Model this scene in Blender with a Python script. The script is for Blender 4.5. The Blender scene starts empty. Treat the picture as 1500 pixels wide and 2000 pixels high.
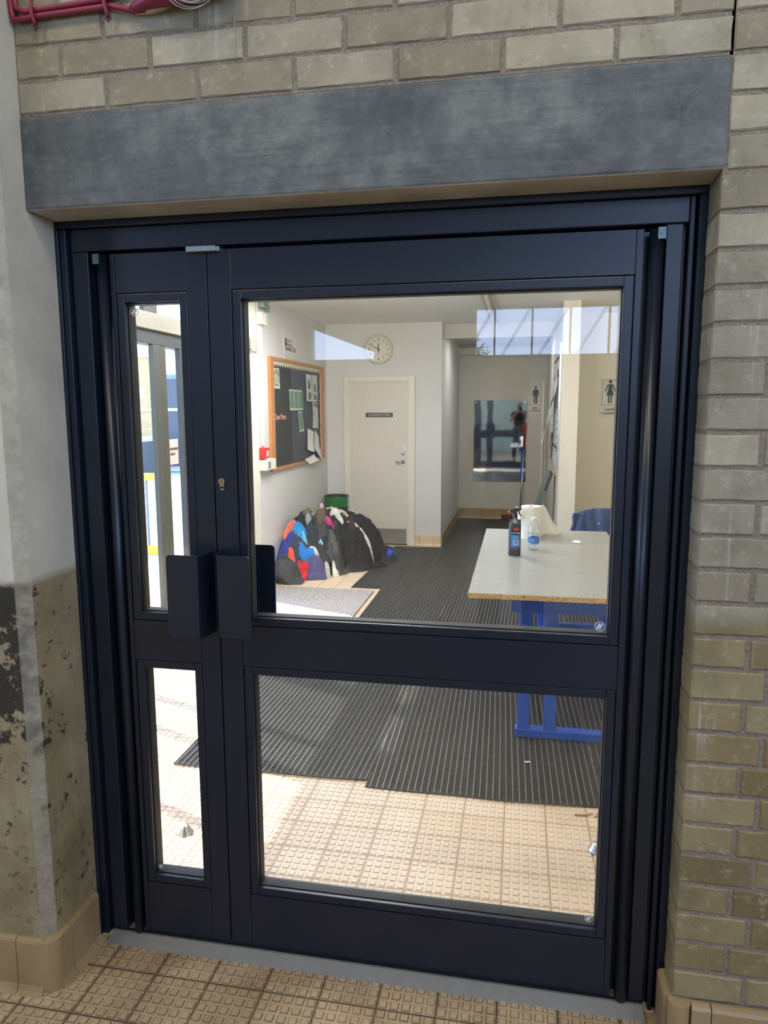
import bpy, bmesh, math, random
from mathutils import Vector, Matrix, Euler, noise
random.seed(7)
PI = math.pi
SC = bpy.context.scene
COL = SC.collection

# ------------------------------------------------------------------ camera
cam_d = bpy.data.cameras.new('camera'); cam = bpy.data.objects.new('camera', cam_d); COL.objects.link(cam)
YAW, PITCH, ROLL, FPX = math.radians(10.747), math.radians(8.1335), math.radians(-0.188), 1399.5
_cy, _sy, _cp, _sp = math.cos(YAW), math.sin(YAW), math.cos(PITCH), math.sin(PITCH)
_f = Vector((-_sy * _cp, _cy * _cp, -_sp)); _r = Vector((_cy, _sy, 0)); _u = _r.cross(_f)
_cr, _sr = math.cos(ROLL), math.sin(ROLL)
_r2 = _r * _cr + _u * _sr; _u2 = -_r * _sr + _u * _cr
cam.matrix_world = Matrix(((_r2.x, _u2.x, -_f.x, 1.231), (_r2.y, _u2.y, -_f.y, -1.762), (_r2.z, _u2.z, -_f.z, 1.5482), (0, 0, 0, 1)))
cam_d.sensor_fit = 'VERTICAL'; cam_d.sensor_height = 24.0; cam_d.lens = FPX * 24.0 / 2000.0
cam_d.clip_start = 0.01; cam_d.clip_end = 300
SC.camera = cam
SC.view_settings.view_transform = 'Standard'; SC.view_settings.look = 'None'
SC.view_settings.gamma = 1.0; SC.view_settings.exposure = 0.0
SC.view_settings.use_curve_mapping = False
try:
    SC.cycles.max_bounces = 10; SC.cycles.diffuse_bounces = 5; SC.cycles.glossy_bounces = 5
    SC.cycles.transparent_max_bounces = 16; SC.cycles.transmission_bounces = 6
    SC.cycles.sample_clamp_indirect = 6.0; SC.cycles.use_denoising = True
    SC.cycles.caustics_reflective = False; SC.cycles.caustics_refractive = False
except Exception:
    pass

# ------------------------------------------------------------------ sky, sun, daylight and added fill lamps
W = bpy.data.worlds.new('sky'); SC.world = W; W.use_nodes = True
wn = W.node_tree; wn.nodes.clear()
wo = wn.nodes.new('ShaderNodeOutputWorld'); wb = wn.nodes.new('ShaderNodeBackground')
tc = wn.nodes.new('ShaderNodeTexCoord'); sp = wn.nodes.new('ShaderNodeSeparateXYZ'); cr = wn.nodes.new('ShaderNodeValToRGB')
wn.links.new(tc.outputs['Generated'], sp.inputs[0]); wn.links.new(sp.outputs['Z'], cr.inputs[0])
cr.color_ramp.elements[0].position = 0.0; cr.color_ramp.elements[0].color = (0.55, 0.70, 1.0, 1)
cr.color_ramp.elements[1].position = 0.7; cr.color_ramp.elements[1].color = (0.34, 0.52, 1.0, 1)
_e = cr.color_ramp.elements.new(0.25); _e.color = (0.42, 0.58, 1.0, 1)
wn.links.new(cr.outputs[0], wb.inputs[0]); wb.inputs[1].default_value = 8.0
wn.links.new(wb.outputs[0], wo.inputs[0])

SUN_EL = math.radians(51.6)
sun_d = bpy.data.lights.new('sun', 'SUN'); sun = bpy.data.objects.new('sun', sun_d); COL.objects.link(sun)
sun_d.energy = 10.0; sun_d.angle = math.radians(0.53); sun_d.color = (1.0, 0.95, 0.88)
_h = Vector((0.93, -0.37)).normalized()
_d = Vector((_h.x * math.cos(SUN_EL), _h.y * math.cos(SUN_EL), -math.sin(SUN_EL)))
sun.rotation_euler = _d.to_track_quat('-Z', 'Y').to_euler(); sun.location = (-10, 8, 14)

def portal(name, loc, sx, sy, direction):
    l = bpy.data.lights.new(name, 'AREA'); l.shape = 'RECTANGLE'; l.size = sx; l.size_y = sy
    try: l.cycles.is_portal = True
    except Exception: pass
    o = bpy.data.objects.new(name, l); COL.objects.link(o); o.location = loc
    o.rotation_euler = Vector(direction).to_track_quat('-Z', 'Y').to_euler(); return o
portal('portal_glazing', (-1.25, 2.0, 1.27), 4.2, 2.6, (1, 0, 0))
portal('portal_clerestory', (2.4, -8.35, 3.5), 8.2, 2.7, (0, 1, 0))
portal('portal_side_left', (-4.45, -3.75, 3.05), 4.6, 1.6, (1, 0, 0)); portal('portal_side_right', (5.45, -4.0, 3.0), 5.2, 1.5, (-1, 0, 0))  # portals for the openings added in the side walls
FILL_LAMPS = []
def fill_panel(x, y, z, sx, sy, watt, col):  # unseen ceiling panel added as fill for lobby, corridor and hall
    l = bpy.data.lights.new('fill_panel_light', 'AREA'); l.shape = 'RECTANGLE'; l.size = sx; l.size_y = sy; l.energy = watt; l.color = col
    o = bpy.data.objects.new('fill_panel_light', l); COL.objects.link(o); o.location = (x, y, z - 0.035); FILL_LAMPS.append((x, y, z, sx, sy))
WARM = (1.0, 0.85, 0.68); NEUT = (0.97, 0.97, 1.0)
for x_, y_, w_ in ((0.2, 1.4, 4), (0.0, 3.5, 78), (2.6, 3.9, 7)): fill_panel(x_, y_, 2.5, 1.1, 0.55, w_, NEUT)
fill_panel(1.00, 6.98, 2.44, 0.7, 0.22, 10, NEUT)  # added corridor fill, out of sight behind the beam
FILL_UPL = []  # unseen uplighters added to brighten the lobby ceiling
for x_ in (0.35, 1.55):
    l = bpy.data.lights.new('fill_uplight', 'AREA'); l.shape = 'RECTANGLE'; l.size = 0.4; l.size_y = 0.1; l.energy = 115; l.color = (1.0, 0.96, 0.9)
    o = bpy.data.objects.new('fill_uplight', l); COL.objects.link(o); o.location = (x_, 0.26, 2.17); o.rotation_euler = Vector((0, 0.62, 1)).to_track_quat('-Z', 'Y').to_euler(); FILL_UPL.append(x_)
for x_, y_, w_ in ((-1.6, -2.6, 64), (1.4, -2.6, 60), (4.0, -3.4, 60)): fill_panel(x_, y_, 5.5, 1.3, 0.6, w_, WARM)  # added warm fill for the hall side

# ------------------------------------------------------------------ materials
def lin(c):
    return tuple(((x / 255.0) / 12.92 if x / 255.0 <= 0.04045 else ((x / 255.0 + 0.055) / 1.055) ** 2.4) for x in c) + (1.0,)
class NT:
    def __init__(s, name):
        s.m = bpy.data.materials.new(name); s.m.use_nodes = True; s.t = s.m.node_tree; s.t.nodes.clear()
        s.out = s.n('OutputMaterial'); s.b = s.n('BsdfPrincipled'); s.l(s.b.outputs[0], s.out.inputs[0])
    def n(s, t, **k):
        x = s.t.nodes.new('ShaderNode' + t)
        for a, b in k.items(): setattr(x, a, b)
        return x
    def l(s, a, b): s.t.links.new(a, b)
    def obj(s):
        if not hasattr(s, '_tc'): s._tc = s.n('TexCoord')
        return s._tc.outputs['Object']
    def noise(s, scale, detail=4, rough=0.55, vec=None, dist=0.0):
        x = s.n('TexNoise'); x.inputs['Scale'].default_value = scale; x.inputs['Detail'].default_value = detail
        x.inputs['Roughness'].default_value = rough; x.inputs['Distortion'].default_value = dist
        s.l(vec or s.obj(), x.inputs['Vector']); return x.outputs['Fac']
    def ramp(s, fac, stops):
        x = s.n('ValToRGB'); e = x.color_ramp.elements
        e[0].position, e[0].color = stops[0][0], stops[0][1]; e[1].position, e[1].color = stops[-1][0], stops[-1][1]
        for p_, c_ in stops[1:-1]:
            q = e.new(p_); q.color = c_
        s.l(fac, x.inputs[0]); return x.outputs[0]
    def math(s, op, a, b=None, c=None):
        x = s.n('Math', operation=op)
        for i, v in enumerate((a, b, c)):
            if v is None: continue
            if isinstance(v, (int, float)): x.inputs[i].default_value = v
            else: s.l(v, x.inputs[i])
        return x.outputs[0]
    def mix(s, fac, a, b, mode='MIX'):
        x = s.n('Mix', data_type='RGBA', blend_type=mode)
        for sock, v in ((x.inputs[0], fac), (x.inputs[6], a), (x.inputs[7], b)):
            if isinstance(v, (int, float)): sock.default_value = v
            elif isinstance(v, tuple): sock.default_value = v
            else: s.l(v, sock)
        return x.outputs[2]
    def bump(s, h, strength=0.3, dist=0.002):
        x = s.n('Bump'); x.inputs['Strength'].default_value = strength; x.inputs['Distance'].default_value = dist
        s.l(h, x.inputs['Height']); s.l(x.outputs[0], s.b.inputs['Normal']); return x
    def base(s, v):
        if isinstance(v, tuple): s.b.inputs['Base Color'].default_value = v
        else: s.l(v, s.b.inputs['Base Color'])
    def set(s, rough=0.5, metal=0.0, spec=0.5):
        s.b.inputs['Roughness'].default_value = rough; s.b.inputs['Metallic'].default_value = metal
        s.b.inputs['Specular IOR Level'].default_value = spec; return s

MATS = {}
def M(name, col=None, rough=0.5, metal=0.0, var=0.06, scale=30.0, bump=0.0, spec=0.5):
    """plain procedural material: colour with a faint noise variation and an optional bump"""
    if name in MATS: return MATS[name]
    t = NT(name); c = lin(col)
    lo = tuple(x * (1 - var) for x in c[:3]) + (1,); hi = tuple(min(1, x * (1 + var)) for x in c[:3]) + (1,)
    nz = t.noise(scale, 3)
    t.base(t.ramp(nz, [(0.3, lo), (0.7, hi)])); t.set(rough, metal, spec)
    if bump: t.bump(nz, bump, 0.002)
    MATS[name] = t.m; return t.m

def glass_mat(name, k=1.35, tint=(0.97, 0.985, 0.98, 1)):
    t = NT(name); t.t.nodes.remove(t.b)
    tr = t.n('BsdfTransparent'); gl = t.n('BsdfGlossy'); mx = t.n('MixShader'); fr = t.n('LayerWeight'); fr.inputs[0].default_value = 0.5
    tr.inputs[0].default_value = tint; gl.inputs['Roughness'].default_value = 0.0
    fz = t.math('ADD', 0.04, t.math('MULTIPLY', 0.96, t.math('POWER', fr.outputs['Facing'], 5.0)))
    t.l(t.math('MINIMUM', t.math('MULTIPLY', fz, k), 1.0), mx.inputs[0])
    t.l(tr.outputs[0], mx.inputs[1]); t.l(gl.outputs[0], mx.inputs[2]); t.l(mx.outputs[0], t.out.inputs[0])
    MATS[name] = t.m; return t.m

def brick_mat():
    t = NT('glazed brick')
    at = t.n('Attribute'); at.attribute_name = 'tone'
    r = t.ramp(at.outputs['Fac'], [(0.0, lin((136, 126, 102))), (0.35, lin((150, 141, 118))), (0.7, lin((162, 154, 132))), (1.0, lin((172, 163, 138)))])
    n1 = t.noise(7, 6, 0.65); n2 = t.noise(90, 4)
    s = t.n('SeparateXYZ'); t.l(t.obj(), s.inputs[0])
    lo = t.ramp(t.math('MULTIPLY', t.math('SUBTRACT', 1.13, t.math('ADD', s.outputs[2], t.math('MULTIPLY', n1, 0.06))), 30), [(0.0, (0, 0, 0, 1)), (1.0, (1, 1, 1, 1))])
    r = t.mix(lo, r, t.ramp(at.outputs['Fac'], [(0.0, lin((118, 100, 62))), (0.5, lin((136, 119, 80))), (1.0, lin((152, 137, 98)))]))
    c = t.mix(t.math('MULTIPLY', t.ramp(n1, [(0.42, (0, 0, 0, 1)), (0.72, (1, 1, 1, 1))]), 0.5), r, lin((92, 84, 60)))
    # pale lime runs: stretched noise
    mp = t.n('Mapping'); mp.inputs['Scale'].default_value = (55, 1, 2.2); t.l(t.obj(), mp.inputs[0])
    n3 = t.noise(1.0, 3, 0.5, mp.outputs[0])
    n4 = t.noise(2.1, 2)
    f = t.math('MULTIPLY', t.ramp(n3, [(0.60, (0, 0, 0, 1)), (0.70, (1, 1, 1, 1))]), t.ramp(n4, [(0.5, (0, 0, 0, 1)), (0.62, (1, 1, 1, 1))]))
    c = t.mix(t.math('MULTIPLY', f, 0.55), c, lin((196, 194, 186)))
    n5 = t.noise(34, 5, 0.75)
    c = t.mix(t.math('MULTIPLY', t.ramp(n5, [(0.55, (0, 0, 0, 1)), (0.68, (1, 1, 1, 1))]), 0.4), c, lin((196, 188, 166)))
    c = t.mix(t.math('MULTIPLY', t.ramp(n5, [(0.30, (1, 1, 1, 1)), (0.40, (0, 0, 0, 1))]), 0.4), c, lin((84, 78, 62)))
    t.base(c); t.set(0.62); t.bump(t.math('ADD', n5, n1), 0.5, 0.004)
    MATS['brick'] = t.m
brick_mat()
def mortar_mat():
    t = NT('mortar'); n1 = t.noise(160, 4); n2 = t.noise(6, 3)
    c = t.ramp(n1, [(0.3, lin((118, 108, 94))), (0.75, lin((158, 146, 130)))])
    t.base(t.mix(t.math('MULTIPLY', n2, 0.35), c, lin((112, 96, 78)))); t.set(0.95); t.bump(n1, 0.8, 0.004); MATS['mortar'] = t.m
mortar_mat()
def lintel_mat():
    t = NT('cast concrete lintel'); n1 = t.noise(4.5, 9, 0.68); n2 = t.noise(70, 5, 0.7); n3 = t.noise(17, 6, 0.75, dist=0.8)
    mp = t.n('Mapping'); mp.inputs['Scale'].default_value = (2, 1, 26); t.l(t.obj(), mp.inputs[0]); n4 = t.noise(3.0, 4, 0.7, mp.outputs[0])
    c = t.ramp(n1, [(0.34, lin((70, 75, 74))), (0.5, lin((98, 102, 100))), (0.64, lin((132, 134, 128)))])
    c = t.mix(t.math('MULTIPLY', t.ramp(n3, [(0.50, (0, 0, 0, 1)), (0.70, (1, 1, 1, 1))]), 0.28), c, lin((160, 160, 152)))
    c = t.mix(t.math('MULTIPLY', t.ramp(n4, [(0.48, (0, 0, 0, 1)), (0.6, (1, 1, 1, 1))]), 0.30), c, lin((62, 66, 66)))
    c = t.mix(t.math('MULTIPLY', n2, 0.35), c, lin((66, 68, 66)))
    t.base(c); t.set(0.7); t.bump(t.math('ADD', n2, n3), 0.4, 0.003); MATS['lintel'] = t.m
lintel_mat()
def brightened_mat():
    t = NT('raw concrete soffit'); n1 = t.noise(5, 6, 0.6)  # concrete toned paler to stand in for missing upward light
    t.base(t.ramp(n1, [(0.35, lin((170, 166, 156))), (0.65, lin((204, 200, 190)))])); t.set(0.85); t.bump(n1, 0.3, 0.003); MATS['brightened'] = t.m
brightened_mat()
def pier_mat():
    """concrete with a damp brownish lower part and black mould patches"""
    t = NT('stained concrete pier')
    s = t.n('SeparateXYZ'); t.l(t.obj(), s.inputs[0]); X, Y, Z = s.outputs
    n1 = t.noise(4, 7, 0.6); n2 = t.noise(45, 5, 0.7); n3 = t.noise(14, 6, 0.7)
    up = t.ramp(n1, [(0.3, lin((186, 179, 160))), (0.7, lin((214, 207, 188)))])
    dn = t.ramp(n1, [(0.3, lin((116, 102, 68))), (0.5, lin((146, 132, 96))), (0.7, lin((168, 156, 122)))])
    zz = t.math('ADD', Z, t.math('MULTIPLY', n3, 0.03))
    dampf = t.ramp(t.math('MULTIPLY', t.math('SUBTRACT', 1.15, zz), 40), [(0.0, (0, 0, 0, 1)), (1.0, (1, 1, 1, 1))])
    c = t.mix(dampf, up, dn)
    # long vertical runs
    mp = t.n('Mapping'); mp.inputs['Scale'].default_value = (30, 30, 0.7); t.l(t.obj(), mp.inputs[0])
    n5 = t.noise(1.0, 4, 0.6, mp.outputs[0])
    c = t.mix(t.math('MULTIPLY', t.ramp(n5, [(0.45, (0, 0, 0, 1)), (0.7, (1, 1, 1, 1))]), t.math('SUBTRACT', 0.35, t.math('MULTIPLY', dampf, 0.27))), c, lin((196, 196, 186)))
    # mould: a wedge that narrows downward from z 1.12 to 0.6
    wz = t.math('MULTIPLY', t.math('SUBTRACT', zz, 0.58), 2.0)
    band = t.math('MULTIPLY', t.ramp(wz, [(0.0, (0, 0, 0, 1)), (0.45, (1, 1, 1, 1)), ]), dampf)
    side = t.ramp(t.math('ADD', t.math('MULTIPLY', X, 9.0), 0.55), [(0.0, (1, 1, 1, 1)), (0.78, (1, 1, 1, 1)), (0.93, (0, 0, 0, 1))])
    dep = t.ramp(t.math('MULTIPLY', t.math('ADD', Y, 0.225), 14), [(0.0, (1, 1, 1, 1)), (0.8, (0.35, 0.35, 0.35, 1)), (1.0, (0, 0, 0, 1))])
    wg = t.math('MULTIPLY', t.math('MULTIPLY', band, dep), side)
    mo = t.math('MULTIPLY', dampf, t.ramp(t.math('ADD', t.math('ADD', n3, t.math('MULTIPLY', n2, 0.35)), t.math('MULTIPLY', wg, 0.20)), [(0.775, (0, 0, 0, 1)), (0.83, (1, 1, 1, 1))]))
    c = t.mix(t.math('MULTIPLY', mo, 0.93), c, lin((28, 27, 21)))
    n6 = t.noise(38, 5, 0.75)
    low = t.ramp(t.math('MULTIPLY', t.math('SUBTRACT', 0.62, Z), 4), [(0, (0, 0, 0, 1)), (1, (1, 1, 1, 1))])
    c = t.mix(t.math('MULTIPLY', t.math('MULTIPLY', low, t.ramp(n6, [(0.56, (0, 0, 0, 1)), (0.64, (1, 1, 1, 1))])), 0.6), c, lin((66, 56, 36)))
    ch = t.ramp(t.math('MULTIPLY', t.math('SUBTRACT', t.math('SUBTRACT', X, Y), t.math('ADD', 0.2245, t.math('MULTIPLY', n3, 0.006))), 300), [(0.0, (0, 0, 0, 1)), (1.0, (1, 1, 1, 1))])
    c = t.mix(t.math('MULTIPLY', ch, 0.85), c, t.ramp(n2, [(0.3, lin((142, 136, 118))), (0.7, lin((178, 174, 158)))]))
    t.base(c); t.set(0.85); t.bump(t.math('ADD', n2, n3), 0.5, 0.003); MATS['pier'] = t.m
pier_mat()
def floor_tile_mat(name, ca, cb, grime, gr=(88, 68, 54), ring=0.7):
    """studded quarry tiles: grout lines and a different tone for each tile"""
    t = NT(name); s = t.n('SeparateXYZ'); t.l(t.obj(), s.inputs[0]); X, Y, Z = s.outputs
    u = t.math('DIVIDE', t.math('SUBTRACT', X, 0.4295), 0.155); v = t.math('DIVIDE', t.math('ADD', Y, 0.1275), 0.158)
    fu = t.math('ABSOLUTE', t.math('SUBTRACT', t.math('FRACT', t.math('ADD', u, 100.5)), 0.5))
    fv = t.math('ABSOLUTE', t.math('SUBTRACT', t.math('FRACT', t.math('ADD', v, 100.5)), 0.5))
    g = t.math('MINIMUM', fu, fv)
    cx = t.n('CombineXYZ'); t.l(t.math('FLOOR', t.math('ADD', u, 100)), cx.inputs[0]); t.l(t.math('FLOOR', t.math('ADD', v, 100)), cx.inputs[1])
    wnz = t.n('TexWhiteNoise', noise_dimensions='2D'); t.l(cx.outputs[0], wnz.inputs[0])
    c = t.mix(wnz.outputs['Value'], lin(ca), lin(cb))
    n1 = t.noise(5, 5, 0.6)
    c = t.mix(t.math('MULTIPLY', t.ramp(n1, [(0.45, (0, 0, 0, 1)), (0.7, (1, 1, 1, 1))]), grime), c, lin((92, 74, 52)))
    gf = t.ramp(g, [(0.0, (1, 1, 1, 1)), (0.010, (1, 1, 1, 1)), (0.018, (0, 0, 0, 1))])
    su = t.math('ABSOLUTE', t.math('SUBTRACT', t.math('FRACT', t.math('MULTIPLY', t.math('ADD', u, 100), 5)), 0.5))
    sv = t.math('ABSOLUTE', t.math('SUBTRACT', t.math('FRACT', t.math('MULTIPLY', t.math('ADD', v, 100), 5)), 0.5))
    rg = t.ramp(t.math('MAXIMUM', su, sv), [(0.27, (0, 0, 0, 1)), (0.325, (1, 1, 1, 1)), (0.345, (1, 1, 1, 1)), (0.40, (0, 0, 0, 1))])
    c = t.mix(t.math('MULTIPLY', rg, t.math('MULTIPLY', t.math('ADD', t.noise(9, 3), 0.25), ring)), c, lin(gr))
    c = t.mix(gf, c, lin(gr))
    t.base(c); t.set(0.42); n2 = t.noise(220, 3)
    t.bump(t.math('SUBTRACT', t.math('MULTIPLY', n2, 0.15), gf), 0.4, 0.0015); MATS[name] = t.m
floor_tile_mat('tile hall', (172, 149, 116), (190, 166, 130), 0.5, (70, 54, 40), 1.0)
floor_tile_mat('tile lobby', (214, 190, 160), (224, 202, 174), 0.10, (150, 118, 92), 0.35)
def skirt_mat():
    t = NT('skirting tile'); n1 = t.noise(5, 4); n2 = t.noise(180, 3)
    t.base(t.ramp(n1, [(0.3, lin((142, 118, 82))), (0.7, lin((170, 146, 108)))])); t.set(0.4); t.bump(n2, 0.15, 0.001); MATS['skirt'] = t.m
skirt_mat()
def wall_paint(name, a, b, sc=1.5):
    t = NT(name); n1 = t.noise(sc, 4); n2 = t.noise(240, 3); n3 = t.noise(30, 3)
    c = t.ramp(n1, [(0.3, lin(a)), (0.7, lin(b))])
    t.base(c); t.set(0.6); t.bump(t.math('ADD', n2, n3), 0.12, 0.002); MATS[name] = t.m
wall_paint('lobby paint', (212, 210, 206), (218, 216, 212)); wall_paint('ceiling paint', (236, 236, 232), (240, 240, 236))
wall_paint('corridor paint', (196, 192, 182), (204, 199, 188)); wall_paint('cream paint', (208, 200, 182), (214, 206, 188))
wall_paint('hall paint', (176, 188, 176), (186, 196, 184)); wall_paint('pale cream paint', (214, 206, 186), (220, 212, 192))  # second cream is slightly paler, for ladies, right and inner walls
def carpet_mat():
    t = NT('flecked doormat'); n1 = t.noise(120, 2, 0.6); n2 = t.noise(4, 3)
    c = t.ramp(n1, [(0.36, lin((92, 84, 78))), (0.5, lin((164, 154, 146))), (0.64, lin((200, 192, 184)))])
    t.base(t.mix(t.math('MULTIPLY', n2, 0.25), c, lin((120, 108, 98)))); t.set(0.98); t.bump(n1, 0.8, 0.006); MATS['carpet'] = t.m
carpet_mat()
def chip_mat():
    t = NT('chipboard edge'); n1 = t.noise(150, 3, 0.7)
    t.base(t.ramp(n1, [(0.35, lin((120, 88, 50))), (0.5, lin((196, 160, 108))), (0.7, lin((216, 184, 134)))])); t.set(0.8); MATS['chip'] = t.m
chip_mat()
def lam_mat():
    t = NT('scuffed laminate'); mp = t.n('Mapping'); mp.inputs['Scale'].default_value = (2.0, 9, 1); t.l(t.obj(), mp.inputs[0])
    n1 = t.noise(5, 6, 0.7, mp.outputs[0]); n2 = t.noise(2.0, 3)
    c = t.ramp(n1, [(0.3, lin((142, 142, 137))), (0.6, lin((156, 156, 151))), (0.8, lin((182, 181, 175)))])
    t.base(c); t.b.inputs['Roughness'].default_value = 0.3; MATS['laminate'] = t.m
lam_mat()
def steel_mat():
    t = NT('brushed kick plate'); mp = t.n('Mapping'); mp.inputs['Scale'].default_value = (1, 1, 90); t.l(t.obj(), mp.inputs[0])
    n1 = t.noise(6, 3, 0.6, mp.outputs[0]); t.base(t.ramp(n1, [(0.3, lin((150, 150, 146))), (0.7, lin((182, 182, 176)))])); t.set(0.38, 0.7); MATS['kick'] = t.m
steel_mat()
def mirror_mat():
    t = NT('warped acrylic mirror'); t.base((0.74, 0.80, 0.85, 1)); t.set(0.03, 1.0)
    n1 = t.noise(2.2, 1, 0.3); n2 = t.noise(5.0, 1, 0.3); t.bump(t.math('ADD', n1, t.math('MULTIPLY', n2, 0.25)), 0.018, 0.05); MATS['mirror'] = t.m
mirror_mat()
def yellow_brick():
    t = NT('yellow facing brick'); b = t.n('TexBrick'); mp = t.n('Mapping'); t.l(t.obj(), mp.inputs[0])
    mp.inputs['Rotation'].default_value = (math.radians(90), 0, 0); t.l(mp.outputs[0], b.inputs['Vector'])
    b.inputs['Scale'].default_value = 1.0; b.inputs['Brick Width'].default_value = 0.225; b.inputs['Row Height'].default_value = 0.075
    b.inputs['Mortar Size'].default_value = 0.006; b.inputs['Color1'].default_value = lin((196, 168, 112)); b.inputs['Color2'].default_value = lin((178, 148, 96)); b.inputs['Mortar'].default_value = lin((160, 150, 128))
    t.base(b.outputs[0]); t.set(0.9); MATS['ybrick'] = t.m
yellow_brick()
def paver_mat():
    t = NT('concrete paving'); b = t.n('TexBrick'); t.l(t.obj(), b.inputs['Vector'])
    b.inputs['Scale'].default_value = 1.0; b.inputs['Brick Width'].default_value = 0.2; b.inputs['Row Height'].default_value = 0.1
    b.inputs['Mortar Size'].default_value = 0.004; b.inputs['Color1'].default_value = lin((206, 202, 194)); b.inputs['Color2'].default_value = lin((218, 214, 206)); b.inputs['Mortar'].default_value = lin((150, 148, 142))
    t.base(b.outputs[0]); t.set(0.9); MATS['paver'] = t.m
paver_mat()
glass_mat('pane'); glass_mat('outer pane', 1.0)
glass_mat('clear plastic', 3.0, (0.93, 0.96, 0.97, 1))

frame_m = M('navy grey powder coat', (23, 30, 43), 0.32, 0.0, 0.05, 8, 0.03, 0.5)
gasket_m = M('black gasket', (14, 14, 16), 0.6)
groove_m = M('dark rebate', (20, 24, 32), 0.6)
alu_m = M('silver anodised aluminium', (176, 180, 184), 0.35, 0.85, 0.05)
thresh_m = M('grey aluminium threshold', (128, 128, 124), 0.5, 0.2, 0.06)
zinc_m = M('zinc plate', (112, 132, 130), 0.4, 0.5)
brass_m = M('brass', (196, 170, 116), 0.3, 0.9)
white_m = M('white plastic', (232, 226, 214), 0.4); whitegloss_m = M('white gloss paint', (226, 220, 206), 0.35, 0, 0.03)
paper_m = M('white paper', (226, 226, 222), 0.8); black_m = M('black ink', (24, 24, 24), 0.7)
red_m = M('red plastic', (200, 36, 36), 0.4); dkgrey_m = M('dark grey aluminium', (78, 80, 84), 0.5, 0.3)
postgrey_m = M('grey aluminium post', (92, 95, 92), 0.5, 0.2)

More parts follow.
